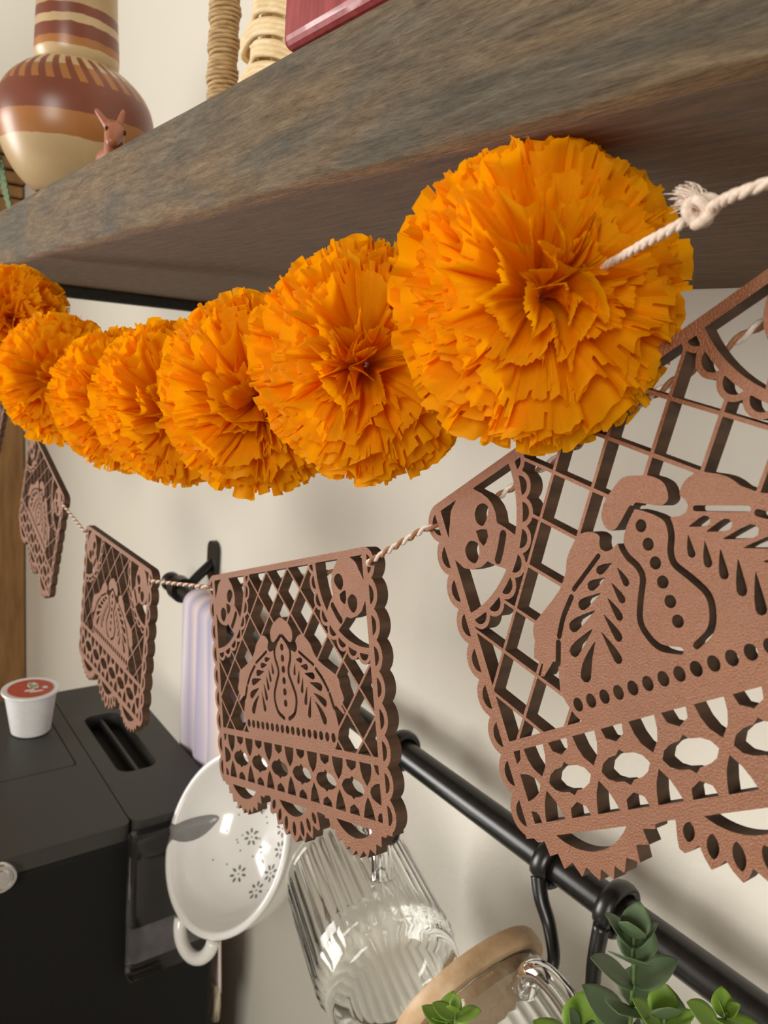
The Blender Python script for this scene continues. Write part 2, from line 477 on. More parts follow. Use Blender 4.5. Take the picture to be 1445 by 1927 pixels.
# ================================================================== SHELF
ZT, ZB, YF = 0.0829, 0.0443, 0.1098
XL, XR = -0.738, 0.75
def build_shelf():
    prof = []
    def arc(cy, cz, r, a0, a1, n=5):
        for i in range(n + 1):
            a = math.radians(a0 + (a1 - a0) * i / n); prof.append((cy + r * math.cos(a), cz + r * math.sin(a)))
    r1, r2 = 0.0035, 0.003
    arc(YF + r2, ZB + r2, r2, 270, 180)
    for t in (0.25, 0.5, 0.75): prof.append((YF, ZB + r2 + t * (ZT - ZB - r1 - r2)))
    arc(YF + r1, ZT - r1, r1, 180, 90)
    prof += [(0.18, ZT), (0.25, ZT), (C_ - 0.0005, ZT), (C_ - 0.0005, ZB), (0.25, ZB), (0.18, ZB)]
    n = len(prof); NX = 170
    vs_, fs = [], []
    ph = rng.random((n, 5)) * 6.28
    for i in range(NX + 1):
        x = XL + (XR - XL) * i / NX
        for k, (y, z) in enumerate(prof):
            d = 0.0
            if y < 0.13:
                d = 0.0009 * (math.sin(x * 19 + 1.0) + 0.6 * math.sin(x * 47 + 2) + 0.35 * math.sin(x * 120 + ph[k % 3, 0]))
            top = z > 0.07 and y < 0.13
            vs_.append((x, y + d * 0.7, z - (abs(d) if not top else -d * 0.4) * (0.0 if z < 0.055 else 1.0) + Z0))
    for i in range(NX):
        for k in range(n):
            fs.append((i * n + k, i * n + (k + 1) % n, (i + 1) * n + (k + 1) % n, (i + 1) * n + k))
    fs.append(tuple(range(n - 1, -1, -1))); fs.append(tuple(NX * n + k for k in range(n)))
    return vs_, fs
sh = thing('wooden_shelf', W(0, C_, ZB), 'thick weathered grey brown wooden shelf plank fixed to the wall', 'shelf')
v, f = build_shelf()
o = obj('plank', [Vector(p) - sh.location for p in v], f, M_SHELF, sh, smooth=True)
o.data.set_sharp_from_angle(angle=math.radians(40))
v, f = box(XL - 0.002, XL + 0.012, 0.150, C_, ZB - 0.010, ZB - 0.0005, 0.0008)
br = obj('bracket', [Vector(p) + Vector((0, 0, Z0)) - sh.location for p in v], f, M_BLACKMAT, sh)
br['label'] = 'black steel bracket bar under the shelf end'

# ================================================================== PAPEL PICADO FLAGS
UNIT = 0.0570
TH = 0.070

def sd_poly(poly, X, Y):
    """signed distance, positive inside"""
    p = np.asarray(poly, float); n = len(p)
    d = np.full(X.shape, 1e9); s = np.ones(X.shape)
    j = n - 1
    for i in range(n):
        e = p[j] - p[i]; wx = X - p[i, 0]; wy = Y - p[i, 1]
        t = np.clip((wx * e[0] + wy * e[1]) / (e @ e + 1e-12), 0, 1)
        bx = wx - e[0] * t; by = wy - e[1] * t
        d = np.minimum(d, bx * bx + by * by)
        c1 = Y >= p[i, 1]; c2 = Y < p[j, 1]; c3 = e[0] * wy > e[1] * wx
        flip = (c1 & c2 & c3) | (~c1 & ~c2 & ~c3)
        s = np.where(flip, -s, s); j = i
    return -s * np.sqrt(d)

def flag_loops():
    h = 0.0034
    us = np.arange(-1.12, 1.1201, h); vs2 = np.arange(-0.06, 1.68, h)
    X, Y = np.meshgrid(us, vs2)
    A = -np.abs(X)                       # everything is drawn for the left half and mirrored
    circ = lambda cx, cy, r: r - np.hypot(A - cx, Y - cy)
    F = np.full(X.shape, -1.0)
    hole = np.full(X.shape, -1.0)
    def add(s):
        nonlocal F; F = np.maximum(F, s)
    def cut(s):
        nonlocal F; F = np.minimum(F, -s)
    def window(poly, pad=0.02):
        p = np.asarray(poly); x0, y0 = p.min(0) - pad; x1, y1 = p.max(0) + pad
        return x0, x1, y0, y1
    def local(poly, fn, both=False):
        x0, x1, y0, y1 = window(poly)
        mk = (A >= x0) & (A <= x1) & (Y >= y0) & (Y <= y1)
        F[mk] = fn(F[mk], sd_poly(poly, A[mk], Y[mk]))
    addp = lambda poly: local(poly, np.maximum)
    cutp = lambda poly: local(poly, lambda a, b: np.minimum(a, -b))
    smooth = lambda pts, n=5: [(q.x, q.y) for q in catmull([(a, b, 0) for a, b in pts], n, True)]
    def stroke(pts, r):
        pts = [(q.x, q.y) for q in catmull([(a, b, 0) for a, b in pts], 4)]
        p = np.array(pts); mk = (A > p[:, 0].min() - .05) & (A < p[:, 0].max() + .05) & (Y > p[:, 1].min() - .05) & (Y < p[:, 1].max() + .05)
        ax, ay = A[mk], Y[mk]; d = np.full(ax.shape, 1e9)
        for (x0, y0), (x1, y1) in zip(pts[:-1], pts[1:]):
            ex, ey = x1 - x0, y1 - y0
            t = np.clip(((ax - x0) * ex + (ay - y0) * ey) / (ex * ex + ey * ey + 1e-12), 0, 1)
            d = np.minimum(d, np.hypot(ax - x0 - ex * t, ay - y0 - ey * t))
        F[mk] = np.minimum(F[mk], d - r)
    def drop(round_end, tip, r, bend=0.0):
        a = np.array(round_end); b = np.array(tip); d = b - a; L = np.hypot(*d); d /= L; nrm = np.array([-d[1], d[0]])
        pts = []
        for t, wd in ((-r / L, 0), (-.7 * r / L, .72), (0.0, 1.0), (.25, .88), (.55, .55), (.82, .24)):
            pts.append((a + d * L * t + nrm * (r * wd + bend * max(t, 0) * (1 - t)), a + d * L * t + nrm * (-r * wd + bend * max(t, 0) * (1 - t))))
        poly = [tuple(p[0]) for p in pts] + [tuple(b)] + [tuple(p[1]) for p in pts[::-1]]
        cutp(poly)
    # --- board with scalloped sides
    add(np.minimum.reduce([1.025 + A, Y + 0.04, 1.421 - Y]))
    for k in range(9):
        add(np.minimum(circ(-0.972, 0.047 + 0.1595 * k, 0.097), np.minimum(Y + 0.04, 1.0)))
    # top corner rounding
    cut(np.minimum(np.minimum(-0.975 - A, 0.045 - Y), np.hypot(A + 0.975, Y - 0.052) - 0.092))
    # inner field
    field = np.minimum.reduce([A + 0.957, Y - 0.0, 1.043 - Y])
    # lattice inside the field
    p1 = (A + Y - 0.1385) / 0.277; p2 = (A - Y + 0.1385) / 0.277
    l1 = np.abs(p1 - np.round(p1)) * 0.277 / math.sqrt(2); l2 = np.abs(p2 - np.round(p2)) * 0.277 / math.sqrt(2)
    latt = 0.0068 - np.minimum(l1, l2)
    rr = np.hypot(A + 0.965, Y); an = np.degrees(np.arctan2(Y, A + 0.965))
    ring = np.minimum(rr - 0.487, 0.545 - rr)
    for k in range(-1, 9):
        t = math.radians(12.2 + 11.85 * (k - 1)); ring = np.maximum(ring, circ(-0.965 + 0.515 * math.cos(t), 0.515 * math.sin(t), 0.062))
    ring = np.minimum(ring, rr - 0.487)
    inside = 0.487 - rr
    latt = np.minimum(latt, rr - 0.50)
    skull = sd_poly([(-.818, -.01), (-.728, -.01), (-.70, .02), (-.675, .043), (-.650, .078), (-.636, .115), (-.633, .15), (-.643, .194), (-.606, .231), (-.562, .286), (-.60, .36),
                     (-.669, .392), (-.736, .345), (-.763, .319), (-.807, .329), (-.868, .319), (-.916, .294), (-.965, .228), (-.965, .151), (-.940, .105), (-.919, .076), (-.905, .05), (-.89, .03), (-.864, .014)], A, Y)
    # --- bread of the dead
    bread = sd_poly(smooth([(-.10, .500), (-.146, .509), (-.188, .502), (-.190, .47), (-.178, .446), (-.20, .420), (-.239, .406), (-.275, .410), (-.31, .43), (-.355, .467),
                            (-.383, .515), (-.407, .541), (-.463, .574), (-.54, .607), (-.612, .636), (-.636, .665), (-.642, .70), (-.634, .760)], 3)[:-3] +
                    [(-.640, .80), (-.672, .838), (-.655, .845), (-.585, .803), (-.562, .81), (-.597, .915), (-.587, .962), (-.562, 1.018), (-.525, 1.06), (.2, 1.06), (.2, .60), (-.06, .60), (-.09, .545)], A, Y)
    knob = sd_poly(smooth([(0.06, .317), (0.0, .297), (-.06, .317), (-.104, .340), (-.138, .378), (-.143, .412), (-.132, .442), (-.105, .450), (-.075, .436), (-.045, .417), (0.0, .402), (.045, .417), (.1, .4)], 4), A, Y)
    strip = sd_poly(smooth([(0.03, .398), (0.0, .396), (-.03, .410), (-.075, .455), (-.098, .50), (-.092, .552), (-.066, .604), (-.064, .648), (-.10, .706), (-.132, .772), (-.127, .828),
                            (-.094, .882), (-.035, .93), (0.05, .93)], 3), A, Y)
    solid = np.maximum.reduce([latt, ring, skull, bread, knob, strip])
    F = np.where(field > 0, np.minimum(np.maximum(solid, -field), F), F)
    F = np.minimum(F, np.maximum(solid, -field))
    # holes in the ring
    for k in range(0, 8):
        t = math.radians(12.2 + 11.85 * (k - 1))
        cut(np.minimum.reduce([circ(-0.965 + 0.515 * math.cos(t), 0.515 * math.sin(t), 0.041), rr - 0.521, Y - 0.006]))
    # holes in the side scallops
    for k in range(9):
        cut(np.minimum(circ(-0.983, 0.052 + 0.159 * k, 0.055), -1.0 - A))
    # skull face
    cutp(smooth([(-.686, .085), (-.664, .114), (-.690, .151), (-.727, .172), (-.755, .146), (-.754, .108), (-.725, .082)]))
    cutp(smooth([(-.815, .205), (-.787, .232), (-.800, .275), (-.838, .300), (-.874, .270), (-.876, .225), (-.845, .202)]))
    cutp([(-.777, .174), (-.745, .180), (-.710, .195), (-.716, .225), (-.738, .244), (-.760, .252), (-.775, .222)])
    stroke([(-.630, .252), (-.667, .300), (-.703, .336)], 0.019)
    # bread details
    stroke([(-.012, .411), (-.040, .430), (-.078, .464), (-.102, .502), (-.097, .552), (-.070, .604), (-.068, .648), (-.104, .706), (-.138, .772), (-.133, .828), (-.099, .884), (-.032, .914)], 0.0125)
    for k in range(6): cut(circ(0.0, 0.480 + 0.0684 * k, 0.0225))
    stroke([(-.212, .509), (-.371, .582)], 0.0095)
    stroke([(-.394, .605), (-.462, .66), (-.514, .722)], 0.0115)
    stroke([(-.528, .744), (-.562, .815)], 0.0125)
    drop((-.228, .559), (-.163, .553), .017); drop((-.288, .598), (-.213, .592), .019); drop((-.356, .648), (-.256, .634), .021)
    drop((-.430, .709), (-.305, .684), .023, -.006); drop((-.466, .795), (-.344, .742), .023, -.008); drop((-.452, .893), (-.352, .786), .025, -.03)
    for a, b, r in (((-.139, .638), (-.154, .572), .014), ((-.180, .686), (-.200, .614), .015), ((-.216, .738), (-.239, .656), .016), ((-.250, .803), (-.281, .704), .0175), ((-.284, .874), (-.316, .760), .0185)):
        drop(a, b, r, 0.006)
    for k in range(9):
        d = 1 - np.hypot((A + 0.0665 * k) / 0.0225, (Y - 0.982) / 0.0265); cut(d * 0.024)
    # honeycomb band
    for k in range(0, 4):
        c = -0.277 * k
        cutp([(c - .057, 1.085), (c + .057, 1.085), (c + .050, 1.130), (c + .034, 1.168), (c, 1.203), (c - .034, 1.168), (c - .050, 1.130)])
        cutp([(c, 1.255), (c + .028, 1.295), (c + .043, 1.332), (c + .054, 1.369), (c - .054, 1.369), (c - .043, 1.332), (c - .028, 1.295)])
    for k in range(0, 3):
        c = -0.1385 - 0.277 * k
        cutp([(c - .051, 1.085), (c + .051, 1.085), (c + .042, 1.120), (c + .016, 1.132), (c, 1.141), (c - .016, 1.132), (c - .042, 1.120)])
        cutp([(c, 1.315), (c + .016, 1.323), (c + .041, 1.336), (c + .050, 1.369), (c - .050, 1.369), (c - .041, 1.336), (c - .016, 1.323)])
        cutp([(c - .112, 1.231), (c - .092, 1.203), (c - .06, 1.188), (c - .02, 1.184), (c, 1.167), (c + .02, 1.184), (c + .06, 1.188), (c + .092, 1.203), (c + .112, 1.231),
              (c + .092, 1.258), (c + .06, 1.272), (c + .02, 1.276), (c, 1.292), (c - .02, 1.276), (c - .06, 1.272), (c - .092, 1.258)])
    cutp([(-.95, 1.085), (-.910, 1.085), (-.922, 1.122), (-.95, 1.135)])
    cutp([(-.95, 1.174), (-.905, 1.184), (-.868, 1.206), (-.855, 1.231), (-.872, 1.258), (-.91, 1.274), (-.95, 1.284)])
    cutp([(-.95, 1.321), (-.925, 1.325), (-.912, 1.340), (-.907, 1.369), (-.95, 1.369)])
    # fans along the bottom edge
    addp([(-1.0, 1.40), (-.99, 1.410), (-.965, 1.439), (-.926, 1.438), (-.92, 1.494), (-.873, 1.487), (-.863, 1.544), (-.811, 1.523), (-.783, 1.576), (-.748, 1.544), (-.701, 1.594), (-.679, 1.554),
          (-.634, 1.592), (-.609, 1.547), (-.575, 1.574), (-.543, 1.523), (-.49, 1.544), (-.482, 1.485), (-.425, 1.49), (-.43, 1.436), (-.377, 1.442), (-.371, 1.427), (-.328, 1.421), (-.328, 1.38), (-1.0, 1.38)])
    addp([(-.283, 1.40), (-.283, 1.422), (-.302, 1.479), (-.308, 1.51), (-.293, 1.526), (-.262, 1.521), (-.227, 1.506), (-.224, 1.545), (-.214, 1.583), (-.185, 1.575), (-.150, 1.557), (-.138, 1.592), (-.118, 1.625),
          (-.09, 1.61), (-.066, 1.586), (-.035, 1.622), (0, 1.648), (.1, 1.648), (.1, 1.40)])
    cut(np.minimum(circ(-.675, 1.235, .258), Y - 1.421)); cut(np.minimum(circ(0, 1.26, .235), Y - 1.421))
    for cx, cy, ang2, rx, ry in ((0, 1.567, 0, .022, .045), (-.098, 1.549, 12, .022, .045), (-.178, 1.514, 22, .022, .041), (-.248, 1.463, 30, .022, .035)):
        t = math.radians(ang2); ca, sa = math.cos(t), math.sin(t)
        pts = [(cx + rx * math.sin(q) * abs(math.sin(q)) ** .4 * ca - ry * math.cos(q) * sa * 1.0, cy + rx * math.sin(q) * abs(math.sin(q)) ** .4 * sa + ry * math.cos(q) * ca) for q in np.linspace(0, 2 * PI, 20, endpoint=False)]
        cutp(pts)
    # ---- contour tracing (marching squares)
    F[0, :] = F[-1, :] = -0.01; F[:, 0] = F[:, -1] = -0.01
    F[np.abs(F) < 1e-7] = 1e-7
    S = F > 0
    ny, nx = F.shape
    code = (S[:-1, :-1] * 1 + S[:-1, 1:] * 2 + S[1:, 1:] * 4 + S[1:, :-1] * 8)
    js, is_ = np.nonzero((code > 0) & (code < 15))
    # edges of a cell: 0 top,1 right,2 bottom,3 left
    T = {1: [(3, 0)], 2: [(0, 1)], 3: [(3, 1)], 4: [(1, 2)], 5: [(3, 2), (1, 0)], 6: [(0, 2)], 7: [(3, 2)], 8: [(2, 3)], 9: [(2, 0)], 10: [(0, 3), (2, 1)],
         11: [(2, 1)], 12: [(1, 3)], 13: [(1, 0)], 14: [(0, 3)]}
    def eid(j, i, e):
        if e == 0: return (0, j, i)
        if e == 2: return (0, j + 1, i)
        if e == 3: return (1, j, i)
        return (1, j, i + 1)
    nxt = {}
    for j, i in zip(js.tolist(), is_.tolist()):
        for a, b in T[int(code[j, i])]: nxt[eid(j, i, a)] = eid(j, i, b)
    def pos(e):
        k, j, i = e
        if k == 0:
            a, b = F[j, i], F[j, i + 1]; t = a / (a - b); return (us[i] + h * t, vs2[j])
        a, b = F[j, i], F[j + 1, i]; t = a / (a - b); return (us[i], vs2[j] + h * t)
    loops = []
    left = dict(nxt)
    while left:
        s = next(iter(left)); cur = s; lp = []
        while cur in left:
            lp.append(pos(cur)); cur = left.pop(cur)
        if len(lp) > 8: loops.append(lp)
    def dp(pts, tol):
        pts = np.array(pts); n = len(pts); keep = np.zeros(n, bool)
        a = 0; b = int(np.argmax(np.hypot(*(pts - pts[0]).T))); keep[a] = keep[b] = True
        st = [(a, b), (b, n)]
        while st:
            a, b = st.pop()
            if b - a < 2: continue
            p, q = pts[a], pts[b % n]; d = q - p; L = np.hypot(*d) + 1e-12
            seg = pts[a + 1:b]; dist = np.abs((seg[:, 0] - p[0]) * d[1] - (seg[:, 1] - p[1]) * d[0]) / L
            k = int(np.argmax(dist))
            if dist[k] > tol: keep[a + 1 + k] = True; st += [(a, a + 1 + k), (a + 1 + k, b)]
        return pts[keep]
    out = []
    for lp in loops:
        q = dp(lp, 0.0007)
        if len(q) > 3: out.append(q)
    return out

flag_polys = flag_loops()
flag_me = fill_loops('paper_cut_flag', [[(a * UNIT, -b * UNIT) for a, b in lp] for lp in flag_polys], TH * UNIT)
flag_me.materials.clear(); flag_me.materials.append(M_FLAG); flag_me.materials.append(M_FLAGEDGE)
for p in flag_me.polygons: p.material_index = 0 if abs(p.normal.z) > 0.7 else 1

FLAGS = [  # T, U, V in flag units, camera at the origin
    ((-10.5374, 2.3889, -1.6009), (0.9537, -0.0207, -0.3000), (-0.2998, -0.0550, -0.9524)),
    ((-7.4381, 2.3312, -2.0023), (0.9998, -0.0071, 0.0166), (0.0162, -0.0532, -0.9985)),
    ((-4.1186, 2.2894, -1.3184), (0.9412, 0.0033, 0.3378), (0.3378, -0.0427, -0.9402)),
    ((-1.8308, 2.2850, -0.0799), (0.8152, 0.0039, 0.5792), (0.5789, -0.0285, -0.8149)),
]
LABELS = [
    'brown cut wood bunting flag, small and steeply foreshortened, above the white coffee pod',
    'brown cut wood bunting flag hanging over the slot of the coffee machine',
    'brown cut wood bunting flag in front of the white colander',
    'largest and nearest brown cut wood bunting flag, running out of the right edge',
]
flag_mats = []
def flag_matrix(T, U, V):
    U = Vector(U).normalized(); V = Vector(V); V = (V - U * V.dot(U)).normalized()
    N = U.cross(-V)
    M = Matrix.Identity(4)
    for i in range(3): M[i][0] = U[i]; M[i][1] = -V[i]; M[i][2] = N[i]
    M.translation = Vector(T) * UNIT + Vector((0, 0, Z0))
    return M
ang = math.radians(-33)
U5 = Vector((math.cos(ang), 0, math.sin(ang))); V5 = Vector((math.sin(ang), -0.05, -math.cos(ang)))
corner = Vector((-12.985, 2.39, -0.91))
T5 = corner - U5 * 1.06 - V5 * 0.02
FLAGS = [(tuple(T5), tuple(U5), tuple(V5))] + FLAGS
LABELS = ['sliver of a brown bunting flag at the left edge under the farthest pompom'] + LABELS
for (T, U, V), lab in zip(FLAGS, LABELS):
    M = flag_matrix(T, U, V); flag_mats.append(M)
    o = share('bunting_flag', flag_me); o.matrix_world = M
    tag(o, lab, 'bunting flag', 'cut wood bunting flags on the twine')

# twine: two plies twisted, threaded through the corner holes and behind the flags
def build_twine():
    pts = []
    back = -(TH * UNIT + 0.0012)
    for i, M in enumerate(flag_mats):
        q = lambda u, v_, z: M @ Vector((u * UNIT, -v_ * UNIT, z))
        if i == 0: pts += [q(0.6, .055, back)]
        else: pts += [q(-1.055, .040, 0.0012), q(-1.022, .052, 0.0006), q(-1.006, .055, -TH * UNIT * .5), q(-.97, .057, back), q(-.5, .06, back), q(0.5, .06, back)] if i < 5 else []
        pts += [q(.97, .057, back), q(1.006, .055, -TH * UNIT * .5), q(1.022, .052, 0.0006), q(1.055, .045, 0.0012)] if i else [q(1.0, .055, back), q(1.04, .055, 0.001)]
    # the last flag: on up to the shelf's underside beyond the right edge
    return pts
tw = build_twine()
dense = []
for a, b in zip(tw[:-1], tw[1:]):
    n = max(2, int((b - a).length / 0.0009))
    for k in range(n): dense.append(a.lerp(b, k / n))
dense.append(tw[-1])
# smooth a little
sm = dense
for _ in range(3):
    sm = [sm[0]] + [(sm[i - 1] + sm[i] * 2 + sm[i + 1]) / 4 for i in range(1, len(sm) - 1)] + [sm[-1]]
tq = thing('bunting_twine', sm[0], 'thin brown and white twisted twine threaded through the bunting flags', 'string')
L = 0.0; strands = ([], [])
for i, p in enumerate(sm):
    if i: L += (p - sm[i - 1]).length
    t = (sm[min(i + 1, len(sm) - 1)] - sm[max(i - 1, 0)]).normalized()
    s = t.cross(Vector((0, 1, 0.01))).normalized(); u_ = s.cross(t)
    for k in (0, 1):
        a = 2 * PI * L / 0.0075 + k * PI
        strands[k].append(p + (s * math.cos(a) + u_ * math.sin(a)) * 0.00048 - tq.location)
for k, mt in ((0, M_TWINE_W), (1, M_TWINE_B)):
    v, f = tube(strands[k], 0.00056, 6)
    o = obj('ply', v, f, mt, tq, smooth=True); o['label'] = ('white ply', 'brown ply')[k]

# ================================================================== TISSUE POMPOMS
NL = 22
def pom_layer(theta, R, seed, idx):
    r = np.random.default_rng(seed)
    NP, NS = 336, 7
    phi = np.linspace(0, 2 * PI, NP, endpoint=False)
    pol = min(theta, PI - theta)
    ring_r = max(math.sin(theta), 0.12)
    base = max(4, int(round(17 * ring_r)))
    n1 = base + r.integers(-1, 2); n2 = int(base * 1.7) + r.integers(0, 3); n3 = int(base * 3.1) + r.integers(0, 4)
    q1, q2, q3, q4, q5 = r.random(5) * 6.28
    warp = phi + 0.5 / max(n1, 3) * np.sin(3 * phi + q4) * 2
    ruf = 0.60 * np.sin(n1 * warp + q1) + 0.42 * np.sin(n2 * phi + q2) + 0.14 * np.sin(n3 * phi + q3)
    amp = 0.135 if pol > 0.5 else 0.17
    fold = 0.85 / max(n1, 3) * np.cos(n1 * warp + q1 + 0.8) + 0.45 / n2 * np.cos(n2 * phi + q2 + 0.5)
    # torn / pinked edge
    teeth = max(14, int(92 * ring_r)); tid = (phi / (2 * PI) * teeth).astype(int)
    th = r.random(teeth + 1); edge = 1.0 - 0.075 * th[tid] - 0.015 * r.random(NP) + 0.05 * np.sin(2 * phi + q5)
    low = 0.07 * np.sin(phi * 2 + q4) + 0.06 * np.sin(phi * 5 + q5)
    s = np.array([0.10, 0.34, 0.55, 0.70, 0.82, 0.92, 1.0])
    vs_ = []
    for k in range(NS):
        sk = s[k]
        e = 1.0 if k < NS - 2 else (0.75 * 1 + 0.25 * edge if k == NS - 2 else edge)
        rad = R * sk * e * (0.985 + 0.03 * r.random())
        curl = (0.32 if pol > 0.45 else 0.10) * math.cos(theta) * (sk ** 3 - 0.45)
        tt = theta + low * sk + curl + amp * sk ** 1.4 * ruf + 0.008 * r.standard_normal(NP) * sk
        pp = phi + fold * sk ** 1.3
        vs_.append(np.stack([rad * np.sin(tt) * np.cos(pp), rad * np.sin(tt) * np.sin(pp), rad * np.cos(tt) * 0.84], 1))
    V_ = np.concatenate(vs_)
    fs = []
    for k in range(NS - 1):
        for i in range(NP):
            j = (i + 1) % NP
            # cuts between strips of the edge
            if k == NS - 2 and tid[i] != tid[j] and th[tid[i]] > 0.45: continue
            fs.append((k * NP + i, k * NP + j, (k + 1) * NP + j, (k + 1) * NP + i))
    me = bpy.data.meshes.new('tissue_layer')
    me.from_pydata(V_.tolist(), [], fs); me.materials.append(M_TISSUE)
    me.polygons.foreach_set('use_smooth', [True] * len(me.polygons)); me.update()
    return me
pom_meshes = []
for var in range(3):
    ms = []
    for k in range(NL):
        th = math.radians(7 + (180 - 14) * k / (NL - 1))
        ms.append(pom_layer(th, 1.0, 100 * var + k, k))
    pom_meshes.append(ms)
POMS = [  # centre, radius, axis, variant, label
    ((-0.1150, 0.1208, 0.0154), 0.0313, (0.80, -0.58, 0.02), 0, 'largest orange tissue paper pompom, nearest the camera at the knotted cord end'),
    ((-0.1699, 0.1178, -0.0004), 0.0315, (0.82, -0.56, 0.0), 1, 'second largest orange tissue pompom, right behind the largest one'),
    ((-0.2180, 0.1112, -0.0129), 0.0317, (0.86, -0.48, -0.10), 2, 'third nearest orange tissue pompom, reddish pleats at its centre'),
    ((-0.2864, 0.1114, -0.0215), 0.0318, (0.93, -0.35, -0.05), 0, 'orange tissue pompom in the middle of the garland, fourth from the knotted end'),
    ((-0.3400, 0.1090, -0.0255), 0.0315, (0.95, -0.30, 0.0), 1, 'fifth orange tissue pompom from the knotted end, lowest in the sagging garland'),
    ((-0.4020, 0.0985, -0.0205), 0.0322, (0.93, -0.34, 0.08), 2, 'sixth orange tissue pompom, above the farthest whole bunting flag'),
    ((-0.5000, 0.0960, 0.0075), 0.0318, (0.90, -0.40, 0.15), 0, 'farthest orange tissue pompom, cut by the left edge under the shelf'),
]
for c, R, ax, var, lab in POMS:
    p = thing('tissue_pompom', W(*c), lab, 'pompom', 'orange pompoms of the garland')
    M = frame((0, 0, 0), ax); q = M.to_euler(); spin = random.random() * 6
    for k, me in enumerate(pom_meshes[var]):
        o = share('tissue_layer', me, p)
        tl = Matrix.Rotation(random.gauss(0, .10), 3, 'X') @ Matrix.Rotation(random.gauss(0, .10), 3, 'Y')
        o.rotation_euler = (M.to_3x3() @ tl @ Matrix.Rotation(spin + k, 3, 'Z')).to_euler()
        o.scale = (R, R, R)

# garland cord with its knot
cordp = [(-0.62, 0.10, 0.0435)] + [p[0] for p in POMS[::-1]] + [(-0.0800, 0.1085, 0.0228), (-0.0697, 0.1060, 0.0256), (-0.0573, 0.1000, 0.0268), (-0.030, 0.112, 0.036), (0.0, 0.125, 0.0432)]
cr = thing('garland_cord', W(*cordp[0]), 'off-white cotton cord strung through the orange pompoms, knotted near its end', 'string')
path = [W(*p) - cr.location for p in [tuple(q) for q in catmull(cordp, 24)]]
pl = [[], [], []]; L = 0
pd = []
for a, b in zip(path[:-1], path[1:]):
    n = max(1, int((b - a).length / 0.0008))
    for k in range(n): pd.append(a.lerp(b, k / n))
for i, p in enumerate(pd):
    if i: L += (p - pd[i - 1]).length
    t = (pd[min(i + 1, len(pd) - 1)] - pd[max(i - 1, 0)]).normalized(); s = t.cross(Vector((0, 1, 0.02))).normalized(); u_ = s.cross(t)
    for k in range(3):
        a = 2 * PI * L / 0.006 + k * 2 * PI / 3; pl[k].append(p + (s * math.cos(a) + u_ * math.sin(a)) * 0.00042)
v, f = join(*[tube(q, 0.00052, 6) for q in pl])
obj('cord', v, f, M_CORD, cr, smooth=True)
kc = W(-0.0700, 0.1055, 0.0256) - cr.location
kn = []
for i in range(60):
    a = 2 * PI * i / 60
    kn.append(kc + Vector((0.0016 * math.cos(2 * a) + 0.0005 * math.cos(a), 0.0012 * math.sin(3 * a), 0.0017 * math.sin(2 * a) + 0.0004 * math.sin(a))))
v, f = tube(kn, 0.0008, 8, closed=True); obj('knot', v, f, M_CORD, cr, smooth=True)
tf = []
for i in range(170):
    d = Vector((random.gauss(-0.35, .22), random.gauss(-0.05, .22), random.gauss(0.95, .2))).normalized()
    e = d.cross(Vector((0, 1, 0.1))).normalized(); g_ = d.cross(e)
    l = random.uniform(0.0022, 0.0054); ph = random.random() * 6.28; cw = random.uniform(0.0003, 0.0009); tw_ = random.choice((-1, 1)) * random.uniform(2.5, 5)
    pth = []
    for k in range(9):
        t = k / 8
        pth.append(kc + d * l * t + (e * math.cos(ph + tw_ * t) + g_ * math.sin(ph + tw_ * t)) * cw * t ** 0.5 + Vector((-0.0022 * t ** 3, 0, -0.0010 * t ** 3)))
    tf.append(tube(pth, [0.00013] * 6 + [0.0001, 0.00008, 0.00005], 4))
v, f = join(*tf); o = obj('frayed_end', v, f, M_CORD, cr, smooth=True); o['kind'] = 'stuff'

# ================================================================== HANGING RAIL
YR, ZR, RR = 0.285, -0.2349, 0.0081
rl = thing('hanging_rail', W(-0.712, YR, ZR), 'black round metal rail running along the wall', 'rail')
def rp(name, vf, mt=M_BLACK, smooth=True, parent=None):
    o = obj(name, [Vector(p) - rl.location for p in vf[0]], vf[1], mt, parent or rl, smooth=smooth)
    o.data.set_sharp_from_angle(angle=math.radians(40)); return o
v, f = tube([W(-0.712, YR, ZR), W(-0.30, YR, ZR), W(0.0, YR, ZR), W(0.30, YR, ZR)], RR, 32)
rp('bar', (v, f))
fin = lathe([(0.0, 0), (0.0086, 0), (0.0098, .002), (0.0098, .006), (0.0062, .008), (0.0062, .011), (0.0098, .014), (0.0118, .019), (0.0118, .023), (0.0095, .028), (0.005, .0315), (0.0, .0325)], 24)
rp('finial', xf(fin, frame(W(-0.712, YR, ZR), (-1, 0, 0)) @ Matrix.Scale(0.85, 4)))
for bx in (-0.703, 0.20):
    col = lathe([(RR + .0002, -0.007), (0.0125, -0.007), (0.0125, 0.007), (RR + .0002, 0.007)], 24)
    b_ = join(xf(col, frame(W(bx, YR, ZR), (1, 0, 0))), tube([W(bx, YR + .006, ZR), W(bx, 0.303, ZR + 0.012), W(bx, C_ - .004, ZR + 0.024)], 0.005, 12))
    bo = rp('bracket', b_)
    pl_ = fill_loops('wall_plate', [[(0.010 * math.cos(a) if True else 0, 0.011 * (1 if math.sin(a) > 0 else -1) + 0.010 * math.sin(a)) for a in np.linspace(0.01, 2 * PI + .01, 40, endpoint=False)]], 0.005)
    pl_.materials.clear(); pl_.materials.append(M_BLACK)
    po = bpy.data.objects.new('wall_plate', pl_); COL.objects.link(po); po.parent = bo
    po.matrix_local = frame(W(bx, C_ - .0055, ZR + 0.026) - rl.location, (0, -1, 0), (1, 0, 0))

